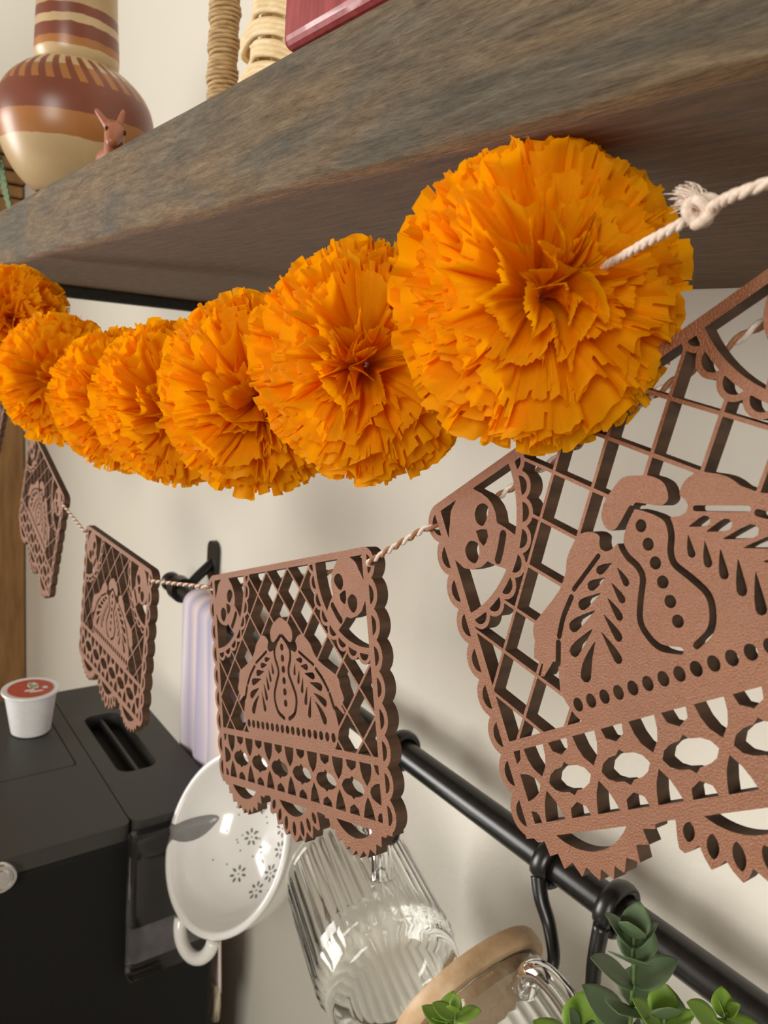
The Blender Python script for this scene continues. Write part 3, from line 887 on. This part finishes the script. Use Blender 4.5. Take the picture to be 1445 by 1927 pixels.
# S-shaped hooks on the rail
def make_hook(x, drop, tip, label, lean=0.0, reach=0.022):
    h = thing('rail_hook', W(x, YR, ZR), label, 'hook', 'black hooks on the rail')
    ringp = [Vector((0.0, (RR + .0026) * math.cos(a), (RR + .0026) * math.sin(a))) for a in np.linspace(-2.3, 2 * PI - 2.9, 34)]
    rads = [0.0026] * len(ringp)
    v, f = tube(ringp, rads, 10, squash=(1.0, 1.0))
    # widen the band along the rail
    v = [Vector((p.x * 1.9, p.y, p.z)) for p in v]
    obj('band', v, f, M_BLACK, h, smooth=True)
    st = [(0, -RR - .0015, -.004), (lean * .25, -RR - .0040, -drop * 0.36), (lean * .55, -RR - .0045, -drop * 0.62), (lean * .9, -RR - .0085, -drop * 0.86), (lean, -RR - .0110, -drop)]
    st = [Vector(p) for p in st]
    b0 = st[-1]
    hookr = 0.0068
    for a in np.linspace(0, math.radians(190), 9)[1:]:
        st.append(b0 + Vector((-0.003 * a / 3.3, -hookr + hookr * math.cos(a), -hookr * math.sin(a) * 0.8)))
    pth = catmull(st, 5)
    n = len(pth); rad = [0.0040 - 0.0016 * min(1, i / (n * 0.45)) for i in range(n)]
    v, f = tube(pth, rad, 10); obj('shank', v, f, M_BLACK, h, smooth=True)
    e = pth[-1]
    v, f = ellipsoid(e, (0.0036, 0.0036, 0.0036), 14, 8); obj('ball_tip', v, f, M_BLACK, h, smooth=True)
    return h
make_hook(-0.341, 0.040, None, 'black rail hook mostly hidden behind the bunting flag, holding the ribbed mug', lean=0.024)
make_hook(-0.2165, 0.034, None, 'black rail hook holding the handle of the bamboo-lidded glass mug', lean=0.0225)
make_hook(-0.1780, 0.060, None, 'black rail hook beside the eucalyptus leaves', lean=0.004)
make_hook(-0.500, 0.044, None, 'black rail hook hidden behind a bunting flag, holding the white colander', lean=0.0)

# ================================================================== COLANDER
cn = Vector((0.118, -0.877, 0.466)).normalized()
cM = frame(W(-0.4777, 0.235, -0.3614), cn, (-0.15, 0, 1)) @ Matrix.Scale(0.787, 4)
co = thing('colander', (0, 0, 0), 'white ceramic colander with flower shaped perforations hanging behind the bunting', 'colander'); co.matrix_world = cM
RC, DC = 0.0815, 0.062
inner, outer = [], []
for i in range(15):
    t = i / 14; a = t * PI / 2
    inner.append((0.0775 * math.sin(a) ** 0.85 if a > 0 else 0.0, -DC * math.cos(a) ** 0.9 if t < 1 else 0.0))
for i in range(15):
    t = 1 - i / 14; a = t * PI / 2
    outer.append((0.0805 * math.sin(a) ** 0.85 if a > 0 else 0.0, -(DC + .0045) * math.cos(a) ** 0.9 if t < 1 else -0.002))
lip = [(0.0785, 0.0012), (0.0810, 0.0020), (0.0838, 0.0016), (0.0848, 0.0), (0.0840, -0.0025), (0.0815, -0.0040)]
v, f = lathe(inner + lip + outer, 72)
o = obj('bowl', v, f, M_CERAMIC, co, smooth=True)
v, f = lathe([(0.034, -DC - .001), (0.036, -DC - .009), (0.033, -DC - .009), (0.031, -DC - .001)], 48, closed=True)
obj('foot_ring', v, f, M_CERAMIC, co, smooth=True)
for s in (1, -1):
    hp = [Vector((s * (0.080 + 0.024 * math.sin(t)), 0.026 * math.cos(t), -0.002 - 0.004 * math.sin(t))) for t in np.linspace(0.0, PI, 24)]
    v, f = tube(hp, 0.0062, 12); obj('handle', v, f, M_CERAMIC, co, smooth=True)
def on_bowl(px, py):
    r = min(math.hypot(px, py), 0.0765); a = math.asin(min(1, (r / 0.0775) ** (1 / 0.85)))
    z = -DC * math.cos(a) ** 0.9
    # normal by differences
    return Vector((px, py, z))
def bowl_normal(px, py):
    e = 1e-4
    du = on_bowl(px + e, py) - on_bowl(px - e, py); dv = on_bowl(px, py + e) - on_bowl(px, py - e)
    return du.cross(dv).normalized()
holes = []
def bowl_hole(px, py, rx, ry, ang):
    p = on_bowl(px, py); n = bowl_normal(px, py)
    d = Vector((math.cos(ang), math.sin(ang), 0)); d = (d - n * d.dot(n)).normalized(); e = n.cross(d)
    vv = [p + n * 0.0004 + d * rx * math.cos(t) + e * ry * math.sin(t) for t in np.linspace(0, 2 * PI, 10, endpoint=False)]
    vb = [q - n * 0.0008 for q in vv]
    holes.append((vv + vb, [tuple(range(10))] + [(i, i + 10, (i + 1) % 10 + 10, (i + 1) % 10) for i in range(10)]))
def flower(px, py, s):
    bowl_hole(px, py, 0.0009, 0.0009, 0)
    r0 = random.random()
    for k in range(7):
        a = r0 + 2 * PI * k / 7
        bowl_hole(px + s * math.cos(a), py + s * math.sin(a), 0.0025, 0.0013, a)
for fx, fy in ((.040, .022), (.022, .036), (.020, .012), (.001, .018), (-.004, .041), (-.022, .016), (-.041, .008), (.048, .000), (-.034, .038), (.000, -.030), (.032, -.028), (-.036, -.026), (.045, .045)):
    flower(fx, -fy * 0.9, .0062)
for k in range(40):
    a = random.random() * 6.28; rd = 0.012 + 0.05 * random.random()
    bowl_hole(rd * math.cos(a), rd * math.sin(a), 0.0009, 0.0009, 0)
v, f = join(*holes); o = obj('perforations', v, f, M_HOLE, co); o['kind'] = 'stuff'; o['label'] = 'dark flower shaped drain holes'

# ================================================================== GLASS MUGS
def make_mug(rim, axis, label, lid=False):
    """rim centre, axis from rim to base"""
    ax = Vector(axis).normalized()
    M = frame(rim, -ax, (0, 0, 1))            # local z points out of the mouth, local x up
    g = thing('glass_mug', (0, 0, 0), label, 'mug'); g.matrix_world = M
    H, R = 0.094, 0.0385
    prof = [(0.0, -H), (0.026, -H), (0.033, -H + .001), (0.036, -H + .005), (0.0365, -H + .011), (R, -H + .018)]
    prof += [(R, z) for z in np.linspace(-H + .026, -0.018, 8)] + [(R, -0.012), (R - .0002, -0.004), (R - .0008, 0.0), (R - .0022, 0.0003), (R - .003, -0.001)]
    ninn = len(prof)
    prof += [(R - .0032, z) for z in np.linspace(-0.008, -H + .022, 8)] + [(0.032, -H + .0145), (0.022, -H + .0125), (0.0, -H + .0125)]
    SEG = 240
    def rf(i, a):
        if 5 <= i <= 14: return 1 + 0.018 * abs(math.cos(20 * a)) - 0.009
        return 1
    v, f = lathe(prof, SEG, rf)
    o = obj('body', v, f, M_GLASS, g, smooth=True)
    hp = [Vector(p) for p in ((R - .001, 0, -0.014), (R + .009, 0, -0.013), (R + .016, 0, -0.018), (R + .0185, 0, -0.030), (R + .0165, 0, -0.044), (R + .010, 0, -0.053), (R - .001, 0, -0.058))]
    hp = catmull(hp, 7); n = len(hp)
    v, f = tube(hp, [0.0052 + 0.0012 * abs(2 * i / (n - 1) - 1) ** 3 for i in range(n)], 16)
    obj('handle', v, f, M_GLASS, g, smooth=True)
    if lid:
        v, f = lathe([(0.0, 0.011), (0.038, 0.011), (0.0415, 0.0102), (0.0425, 0.0085), (0.0425, 0.0025), (0.0415, 0.0008), (0.034, 0.0006), (0.034, -0.006), (0.0, -0.006)], 64)
        o = obj('lid', v, f, M_BAMBOO, g, smooth=True); o.data.set_sharp_from_angle(angle=math.radians(35)); o['label'] = 'pale bamboo lid'
    return g
make_mug(W(-0.341, 0.2505, -0.306), (0.95, -0.29, -0.02), 'clear ribbed glass mug without a lid, below the rail beside the colander')
make_mug(W(-0.2195, 0.2460, -0.3000), (0.93, 0.0, -0.36), 'clear ribbed glass mug closed by a bamboo lid, at the bottom edge', lid=True)

# ================================================================== TOWEL
tt_ = thing('striped_towel', W(-0.618, YR, ZR), 'folded lavender striped towel draped over the far end of the rail', 'towel')
def towel():
    """sheet draped over the rail: back panel, arch over the bar, long front panel"""
    sec = []                                   # (y, z, t along the sheet)
    RT = RR + 0.0032
    for k in range(14): sec.append((RT + 0.002, -0.20 + 0.20 * k / 13))
    for k in range(1, 12):
        a = PI * k / 12; sec.append((RT * math.cos(a) + 0.002 * math.cos(a), RT * math.sin(a)))
    for k in range(34): sec.append((-RT - 0.002, -0.335 * k / 33))
    NXs = 44; n = len(sec); vs_, uv = [], []
    for sd in (0, 1):
        for j, (y, z) in enumerate(sec):
            ny, nz = (y, max(z, 0)) if z > 0 else (1 if y > 0 else -1, 0)
            l = math.hypot(ny, nz) or 1
            hang = min(1, max(0, -z) / 0.10)
            for i in range(NXs + 1):
                u = i / NXs
                x = (u - 0.5) * (0.086 + 0.012 * hang) + 0.022 * (-z / 0.34 if z < 0 else 0)
                w_ = 0.0022 * math.sin(u * 19 + 0.5 * math.sin(z * 20)) * hang
                off = (0.0014 if sd else -0.0014) + w_
                vs_.append((x, y + ny / l * off, z + nz / l * off)); uv.append((u * 0.96 + 0.02, j / n))
    fs = []; w = NXs + 1; S = w * n
    for j in range(n - 1):
        for i in range(NXs):
            a = j * w + i
            fs.append((a, a + 1, a + w + 1, a + w)); fs.append((S + a, S + a + w, S + a + w + 1, S + a + 1))
    for j in range(n - 1):
        for i in (0, NXs):
            a = j * w + i; fs.append((a, S + a, S + a + w, a + w))
    for j in (0, n - 1):
        for i in range(NXs):
            a = j * w + i; fs.append((a, a + 1, S + a + 1, S + a))
    return vs_, fs, uv
v, f, uv = towel()
obj('cloth', v, f, M_TOWEL, tt_, smooth=True, uvs=uv)
for k in range(18):
    x = -0.026 + 0.094 * k / 17; mt = (M_FRINGE1, M_FRINGE3, M_FRINGE1, M_FRINGE1, M_FRINGE2, M_FRINGE2)[min(5, k // 3)]
    sw = random.uniform(-.006, .004); ln = random.uniform(0.030, 0.042)
    st = []
    for q in range(7):
        a = 2 * PI * q / 7
        st.append(tube([Vector((x, -0.0125, -0.333)), Vector((x + sw * .4 + .0016 * math.cos(a), -0.0125 + .0016 * math.sin(a), -0.333 - ln * .5)), Vector((x + sw + .0028 * math.cos(a), -0.0125 + .0026 * math.sin(a), -0.333 - ln))], [0.0011, 0.001, 0.0006], 5))
    v, f = join(*st); obj('tassel', v, f, mt, tt_, smooth=True)

# ================================================================== COFFEE MACHINE
mc = thing('coffee_machine', W(-0.672, 0.115, -0.76), 'black pod coffee machine with a flat top, lower left', 'coffee machine')
def mp_(name, vf, mt, parent=None, smooth=False):
    return obj(name, [Vector(p) - mc.location for p in vf[0]], vf[1], mt, parent or mc, smooth=smooth)
def wb(x0, x1, y0, y1, z0, z1, bev=0.003, seg=3):
    v, f = box(x0, x1, y0, y1, z0, z1, bev, seg); return [Vector((p.x, p.y, p.z + Z0)) for p in v], f
ZM = -0.3696
mp_('body', wb(-0.8045, -0.5453, -0.048, 0.2635, -0.76, ZM - 0.014, 0.006), M_MACH)
def rrect(x0, x1, y0, y1, r, n=6):
    pts = []
    for cx, cy, a0 in ((x1 - r, y1 - r, 0), (x0 + r, y1 - r, 90), (x0 + r, y0 + r, 180), (x1 - r, y0 + r, 270)):
        for i in range(n + 1):
            a = math.radians(a0 + 90 * i / n); pts.append((cx + r * math.cos(a), cy + r * math.sin(a)))
    return pts
def plate(name, loops, z, depth, mt, parent=None):
    me = fill_loops(name, loops, depth); me.materials.clear(); me.materials.append(mt)
    o = bpy.data.objects.new(name, me); COL.objects.link(o); o.parent = parent or mc
    o.location = Vector((0, 0, z + Z0)) - mc.location
    bv = o.modifiers.new('bevel', 'BEVEL'); bv.width = 0.0009; bv.segments = 2; bv.limit_method = 'ANGLE'
    return o
plate('main_deck', [rrect(-0.8083, -0.5429, -0.048, 0.1858, 0.006), rrect(-0.8016, -0.6499, -0.04, 0.1733, 0.004)], ZM, 0.014, M_MACHTOP)
plate('lid', [rrect(-0.8006, -0.6509, -0.039, 0.1723, 0.004)], ZM, 0.012, M_MACHTOP)
sd_ = plate('side_deck', [rrect(-0.8083, -0.5429, 0.1867, 0.2654, 0.010), rrect(-0.7373, -0.6182, 0.2006, 0.2362, 0.011)], ZM, 0.030, M_MACHTOP)
mp_('slot_floor', wb(-0.7411, -0.6144, 0.1968, 0.2400, ZM - 0.030, ZM - 0.027, 0), M_MACH)
mp_('slot_divider', wb(-0.7373, -0.6182, 0.2174, 0.2203, ZM - 0.027, ZM - 0.004, 0.0008), M_MACHTOP)
tk = mp_('water_tank', wb(-0.5448, -0.5299, 0.1829, 0.2592, -0.5069, -0.3763, 0.004), M_SMOKY, smooth=False)
tk['label'] = 'clear smoky water tank'
mp_('tank_panel', wb(-0.5462, -0.5443, 0.1872, 0.2554, -0.4954, -0.4627, 0.0004), M_TANKLBL, tk)
bt = lathe([(0.0, 0.006), (0.006, 0.006), (0.0068, 0.0052), (0.0078, 0.0052), (0.0085, 0.0062), (0.0105, 0.0062), (0.0112, 0.005), (0.0112, 0.0)], 32)
o = mp_('button', xf(bt, frame(W(-0.5438, 0.0917, ZM - 0.012), (1, 0, 0))), M_CHROME, smooth=True); o.data.set_sharp_from_angle(angle=0.6)

# coffee pod on the lid
pd_ = thing('coffee_pod', W(-0.7330, 0.1525, ZM), 'white plastic single serve coffee pod with a red foil lid on the machine', 'coffee pod')
v, f = lathe([(0.0, 0.0), (0.0155, 0.0), (0.0175, 0.0012), (0.0225, 0.0375), (0.0228, 0.040), (0.0252, 0.0405), (0.0256, 0.0415), (0.0252, 0.0428), (0.0225, 0.0430), (0.0205, 0.0424), (0.0, 0.0424)], 48)
o = obj('cup', v, f, M_CUP, pd_, smooth=True); o.data.set_sharp_from_angle(angle=0.6)
v, f = lathe([(0.0, 0.0432), (0.0195, 0.0432), (0.0200, 0.0428), (0.0195, 0.0424)], 48)
fo = obj('foil_lid', v, f, M_FOIL, pd_, smooth=False); fo['label'] = 'red printed foil lid'
def disc(cx, cy, rx, ry, z, n=14): return [Vector((cx + rx * math.cos(t), cy + ry * math.sin(t), z)) for t in np.linspace(0, 2 * PI, n, endpoint=False)], [tuple(range(n))]
v, f = disc(-0.004, 0.003, 0.008, 0.005, 0.0434); obj('printed_leaf', v, f, M_FOILG, fo)
for cx, cy, rx, ry in ((0.004, 0.012, .0030, .0024), (0.006, -0.002, .0022, .005), (0.010, 0.003, .0018, .0065)):
    v, f = disc(cx, cy, rx, ry, 0.0434); obj('printed_mark', v, f, M_FOILW, fo)

# ================================================================== ON THE SHELF
# clay jug
jg = thing('clay_jug', W(-0.6300, 0.164, ZT), 'round painted clay jug with brown bands and a tall neck on the shelf', 'jug')
DJ = -0.0085
foot = [(0.0, 0.0), (0.026, 0.0), (0.027, 0.003), (0.0245, 0.008), (0.0245, 0.013), (0.0265, 0.0172)]
v, f = lathe(foot, 56); o = obj('foot', v, f, M_TERRA, jg, smooth=True)
body = [(0.0225, 0.0262), (0.032, 0.0300), (0.0420, 0.0390), (0.0500, 0.0515), (0.0545, 0.064), (0.0558, 0.076), (0.0545, 0.088), (0.0495, 0.099), (0.041, 0.108), (0.0315, 0.1145), (0.0270, 0.1165)]
pr = catmull([(a * 0.97, 0, b + DJ) for a, b in body], 5)
v, f = lathe([(p.x, p.z) for p in pr], 72); obj('body', v, f, M_JUG, jg, smooth=True)
neck = [(0.0262, 0.1155), (0.0282, 0.1175), (0.0288, 0.123), (0.0282, 0.135), (0.0274, 0.150), (0.0268, 0.170), (0.0275, 0.190), (0.030, 0.198), (0.0285, 0.199), (0.0255, 0.188), (0.025, 0.160)]
v, f = lathe([(a, b + DJ) for a, b in neck], 56); obj('neck', v, f, M_JUG, jg, smooth=True)

# small clay animal peeking over the shelf edge
an_ = thing('clay_animal', W(-0.4180, 0.1265, ZT), 'little terracotta long-eared animal figurine at the shelf front edge', 'figurine')
def remesh(parts, vox, name, mt, parent):
    v, f = join(*parts); me = bpy.data.meshes.new('tmp'); me.from_pydata([tuple(p) for p in v], [], f)
    t = bpy.data.objects.new('tmp', me); COL.objects.link(t)
    md = t.modifiers.new('r', 'REMESH'); md.mode = 'VOXEL'; md.voxel_size = vox
    sm_ = t.modifiers.new('s', 'SMOOTH'); sm_.iterations = 4; sm_.factor = 0.5
    dg = bpy.context.evaluated_depsgraph_get(); m2 = bpy.data.meshes.new_from_object(t.evaluated_get(dg))
    bpy.data.objects.remove(t)
    m2.materials.clear(); m2.materials.append(mt); m2.polygons.foreach_set('use_smooth', [True] * len(m2.polygons))
    m2.name = name
    o = bpy.data.objects.new(name, m2); COL.objects.link(o); o.parent = parent
    return o
def limb(a, b, r0, r1, n=8):
    a, b = Vector(a), Vector(b)
    e = [a.lerp(b, i / n) for i in range(n + 1)]
    return join(tube(e, [r0 + (r1 - r0) * i / n for i in range(n + 1)], 12), ellipsoid(a, (r0,) * 3, 12, 8), ellipsoid(b, (r1,) * 3, 12, 8))
# the animal looks along +x/-y ; body lies behind it to the left
parts = [ellipsoid((-0.022, 0.006, 0.010), (0.016, 0.0075, 0.0075)), limb((-0.012, 0.004, 0.011), (0.0005, 0.0, 0.0175), 0.0052, 0.0048),
         limb((0.001, 0.0, 0.0185), (0.0085, -0.0035, 0.0125), 0.0050, 0.0030),
         limb((-0.0015, 0.0025, 0.0215), (-0.0035, 0.0055, 0.0305), 0.0022, 0.0012), limb((-0.0005, -0.0030, 0.0215), (-0.0075, -0.0065, 0.0290), 0.0022, 0.0012)]
for dx in (-0.033, -0.012):
    for dy in (0.002, 0.010): parts.append(limb((dx, dy, 0.008), (dx, dy, 0.0024), 0.0028, 0.0024))
remesh(parts, 0.0007, 'body', M_TERRA, an_)
v, f = ellipsoid((0.0040, -0.0048, 0.0190), (0.0009, 0.0008, 0.0013), 10, 6); obj('eye', v, f, M_DARK, an_, smooth=True)
v, f = ellipsoid((0.0035, 0.0042, 0.0190), (0.0009, 0.0008, 0.0013), 10, 6); obj('eye', v, f, M_DARK, an_, smooth=True)

# woven straw basket with a raffia wrapped post
bk = thing('straw_basket', W(-0.389, 0.170, ZT), 'woven straw basket with a raffia wrapped corner post on the shelf', 'basket')
post = [Vector((0, 0, z)) for z in np.linspace(0, 0.13, 20)]
v, f = tube(post, [0.0074 if i < 4 else 0.0062 for i in range(20)], 20); obj('post', v, f, M_RAFFIA, bk, smooth=True)
wr = []
NT = 62
for i in range(NT * 22):
    a = 2 * PI * i / 22; z = 0.003 + 0.125 * i / (NT * 22)
    rj = 0.0064 + 0.00045 * math.sin(i * 0.013 * 3.1) + (0.0010 if z < 0.022 else 0) + 0.0003 * math.sin(i * 0.37)
    wr.append(Vector((rj * math.cos(a), rj * math.sin(a), z + 0.0006 * math.sin(a + 1))))
v, f = tube(wr, 0.00115, 6); obj('raffia_wrapping', v, f, M_RAFFIA, bk, smooth=True)
for k in range(3):
    x = 0.036 + 0.0058 * k
    v, f = tube([Vector((x, 0.004, 0.0)), Vector((x + .001, 0.004, 0.06)), Vector((x, 0.005, 0.13))], 0.0026, 10); obj('stake', v, f, M_STRAW, bk, smooth=True)
for r_ in range(7):
    z = 0.004 + 0.0088 * r_
    for e in range(3):
        zz = z + 0.0022 * e
        pth = catmull([(0.0275, 0.004 + .002 * (r_ % 2), zz + 0.001), (0.0310, -0.0035 if r_ % 2 else 0.000, zz + .002), (0.036, -0.0050 if r_ % 2 else -0.001, zz + 0.005), (0.046, -0.0050, zz + 0.0075), (0.058, -0.002, zz + 0.006), (0.070, 0.004, zz + 0.002), (0.084, -0.004, zz + 0.005)], 6)
        v, f = tube(pth, 0.0015, 7); obj('strand', v, f, M_STRAW, bk, smooth=True)
# painted card between the post and the weave
cd = thing('painted_card', W(-0.372, 0.196, ZT), 'cream card painted with red and grey blue shapes behind the straw basket', 'card')
v, f = box(-0.024, 0.034, 0.0, 0.003, 0.0, 0.12, 0.0006); obj('card', v, f, M_CARD, cd)
def blob(pts, z=-0.0006):
    return [Vector((a, z, b)) for a, b in pts] + [Vector((a, 0.0005, b)) for a, b in pts], [tuple(range(len(pts)))[::-1]] + [(i, i + len(pts), (i + 1) % len(pts) + len(pts), (i + 1) % len(pts)) for i in range(len(pts))]
for pts, mt in (([(-.003, .074), (.008, .074), (.010, .095), (.002, .12), (-.004, .12)], M_BLUE), ([(.008, .072), (.020, .076), (.020, .086), (.010, .088)], M_RED), ([(.006, .044), (.012, .048), (.012, .058), (.006, .058)], M_RED),
                ([(.000, .064), (.008, .066), (.010, .068), (.001, .0665)], M_INK), ([(.002, .058), (.007, .0585), (.007, .0605), (.002, .0595)], M_INK), ([(.010, .094), (.020, .096), (.022, .100), (.012, .102)], M_INK)):
    v, f = blob(pts); obj('painted_shape', v, f, mt, cd)

# crimson wooden box
bx_ = thing('crimson_box', W(-0.2118, YF - 0.0005, ZT), 'crimson lacquered wooden box standing at the shelf front edge', 'box')
v, f = box(0.0, 0.11, 0.0, 0.045, 0.0, 0.075, 0.0032, 4); obj('case', v, f, M_CRIMSON, bx_)
for pth in ([(0.0145, 0.075 * .40), (0.0150, .034), (0.0168, .040), (0.021, 0.05)], [(0.0115, .0330), (0.0125, .036), (0.0130, .045)], [(0.0105, .0345), (0.0112, .038), (0.0100, .046)], [(0.013, .034), (0.0140, .038), (0.0155, .050)]):
    v, f = tube([Vector((a, -0.0001, b)) for a, b in pth], 0.00035, 5); obj('gilt_line', v, f, M_GOLD, bx_)

# fern at the far end of the shelf
fn = thing('fern_sprig', W(-0.700, 0.135, ZT), 'green fern sprig at the left end of the shelf', 'plant')
for b in range(5):
    a0 = -0.6 + 0.45 * b
    stem = catmull([(0, 0, 0), (0.002 * b - .004, -0.006, 0.025), (-0.012 + 0.006 * b, -0.012, 0.048 + .004 * (b % 2)), (-0.020 + 0.010 * b, -0.020, 0.052 - 0.006 * (b % 3))], 6)
    v, f = tube(stem, 0.0007, 5); so = obj('stem', v, f, M_STEM, fn, smooth=True)
    lv = []
    for i, p in enumerate(stem[3:]):
        for s in (-1, 1):
            t = (stem[min(i + 4, len(stem) - 1)] - stem[i + 2]).normalized(); sd = t.cross(Vector((0, 1, 0.2))).normalized() * s
            l = 0.009 * (1 - 0.5 * i / len(stem)); n = t.cross(sd).normalized() * 0.0004
            q = [p, p + sd * l * .5 + t * .002, p + sd * l + t * 0.003, p + sd * l * .5 - t * .0015]
            lv.append(([x + n for x in q] + [x - n for x in q], [(0, 1, 2, 3), (7, 6, 5, 4), (0, 4, 5, 1), (1, 5, 6, 2), (2, 6, 7, 3), (3, 7, 4, 0)]))
    v, f = join(*lv); o = obj('leaflets', v, f, M_LEAF, so); o['kind'] = 'stuff'

# ================================================================== EUCALYPTUS
def leaf_mesh(mt, name, w=0.86):
    N, Mx = 8, 6
    vs_, fs = [], []
    for sgn in (1, -1):
        for i in range(N + 1):
            t = i / N; hw = w * 0.5 * math.sin(PI * min(1, t ** 0.8)) ** 0.75 if 0 < t < 1 else 0.02
            for j in range(Mx + 1):
                s = j / Mx * 2 - 1
                vs_.append((t, s * hw, 0.16 * abs(s) * hw + 0.12 * t * t + sgn * 0.008))
    w_ = Mx + 1; S = (N + 1) * w_
    for i in range(N):
        for j in range(Mx):
            a = i * w_ + j; fs.append((a, a + w_, a + w_ + 1, a + 1)); fs.append((S + a, S + a + 1, S + a + w_ + 1, S + a + w_))
    rim = [j for j in range(Mx + 1)] + [i * w_ + Mx for i in range(1, N + 1)] + [N * w_ + j for j in range(Mx - 1, -1, -1)] + [i * w_ for i in range(N - 1, 0, -1)]
    for a, b in zip(rim, rim[1:] + rim[:1]): fs.append((a, b, S + b, S + a))
    me = bpy.data.meshes.new(name); me.from_pydata(vs_, [], fs); me.materials.append(mt)
    me.polygons.foreach_set('use_smooth', [True] * len(me.polygons)); me.update()
    return me
LM1 = leaf_mesh(M_LEAF, 'leaf'); LM2 = leaf_mesh(M_LEAFB, 'leaf')
pot_c = W(-0.105, 0.155, -0.76)
pt = thing('eucalyptus_vase', pot_c, 'eucalyptus branches with round grey green leaves at the lower right', 'plant')
v, f = lathe([(0.0, 0.0), (0.034, 0.0), (0.037, 0.003), (0.046, 0.06), (0.044, 0.14), (0.026, 0.22), (0.024, 0.25), (0.030, 0.28), (0.028, 0.28), (0.022, 0.25), (0.024, 0.22), (0.040, 0.14), (0.042, 0.06), (0.032, 0.006), (0.0, 0.006)], 40); obj('vase', v, f, M_POT, pt, smooth=True)
def sprig(points, n, size, mts, seed, s0=0.25):
    rs = random.Random(seed)
    pts = [W(*p) - pt.location for p in points]; pth = catmull(pts, 10); N = len(pth)
    v, f = tube(pth, [0.0013 - 0.0007 * i / N for i in range(N)], 6); st = obj('stem', v, f, M_STEM, pt, smooth=True)
    for k in range(n):
        t = s0 + (1 - s0) * k / max(1, n - 1); i = min(N - 2, int(t * (N - 1))); p = pth[i]; d = (pth[i + 1] - pth[max(0, i - 1)]).normalized()
        ph = k * 1.57 + rs.random() * .6
        a = d.cross(Vector((0.3, -1, .1))).normalized(); b = d.cross(a)
        for s in (0, PI):
            dr = (a * math.cos(ph + s) + b * math.sin(ph + s)); fw = 0.35 + 0.9 * (k / max(1, n - 1)) ** 2
            dirv = (dr + d * fw).normalized(); nrm = (d - dirv * d.dot(dirv)).normalized()
            M = Matrix.Identity(4); y = nrm.cross(dirv)
            for q in range(3): M[q][0] = dirv[q]; M[q][1] = y[q]; M[q][2] = nrm[q]
            sz = size * rs.uniform(.85, 1.12) * (1 - 0.42 * (k / max(1, n - 1)) ** 2)
            lo = share('leaf', mts[1] if rs.random() < mts[2] else mts[0], st)
            M.translation = p; lo.matrix_local = M @ Matrix.Diagonal((sz, sz, sz, 1))
B0 = (-0.105, 0.155, -0.70)
sprig([B0, (-0.108, 0.158, -0.49), (-0.116, 0.185, -0.33), (-0.117, 0.197, -0.25), (-0.1135, 0.199, -0.20), (-0.1165, 0.198, -0.167)], 6, 0.0175, (LM1, LM2, .22), 3, 0.80)
sprig([B0, (-0.106, 0.158, -0.49), (-0.105, 0.188, -0.33), (-0.102, 0.200, -0.25), (-0.1010, 0.200, -0.212), (-0.1030, 0.199, -0.186)], 4, 0.0170, (LM1, LM2, .3), 4, 0.86)
sprig([B0, (-0.103, 0.158, -0.49), (-0.098, 0.190, -0.33), (-0.092, 0.202, -0.24), (-0.089, 0.202, -0.195), (-0.0865, 0.201, -0.172)], 3, 0.0105, (LM1, LM2, .9), 5, 0.93)
sprig([B0, (-0.110, 0.156, -0.49), (-0.150, 0.180, -0.34), (-0.172, 0.192, -0.285), (-0.180, 0.190, -0.262), (-0.1835, 0.189, -0.249)], 3, 0.0110, (LM1, LM2, .95), 8, 0.94)
sprig([B0, (-0.109, 0.156, -0.49), (-0.140, 0.180, -0.33), (-0.165, 0.186, -0.27), (-0.172, 0.185, -0.25), (-0.1745, 0.184, -0.236)], 2, 0.0110, (LM1, LM2, .95), 12, 0.95)
sprig([B0, (-0.107, 0.157, -0.49), (-0.122, 0.180, -0.33), (-0.126, 0.188, -0.26), (-0.125, 0.189, -0.225), (-0.1235, 0.188, -0.203)], 3, 0.0150, (LM1, LM2, .5), 9, 0.88)
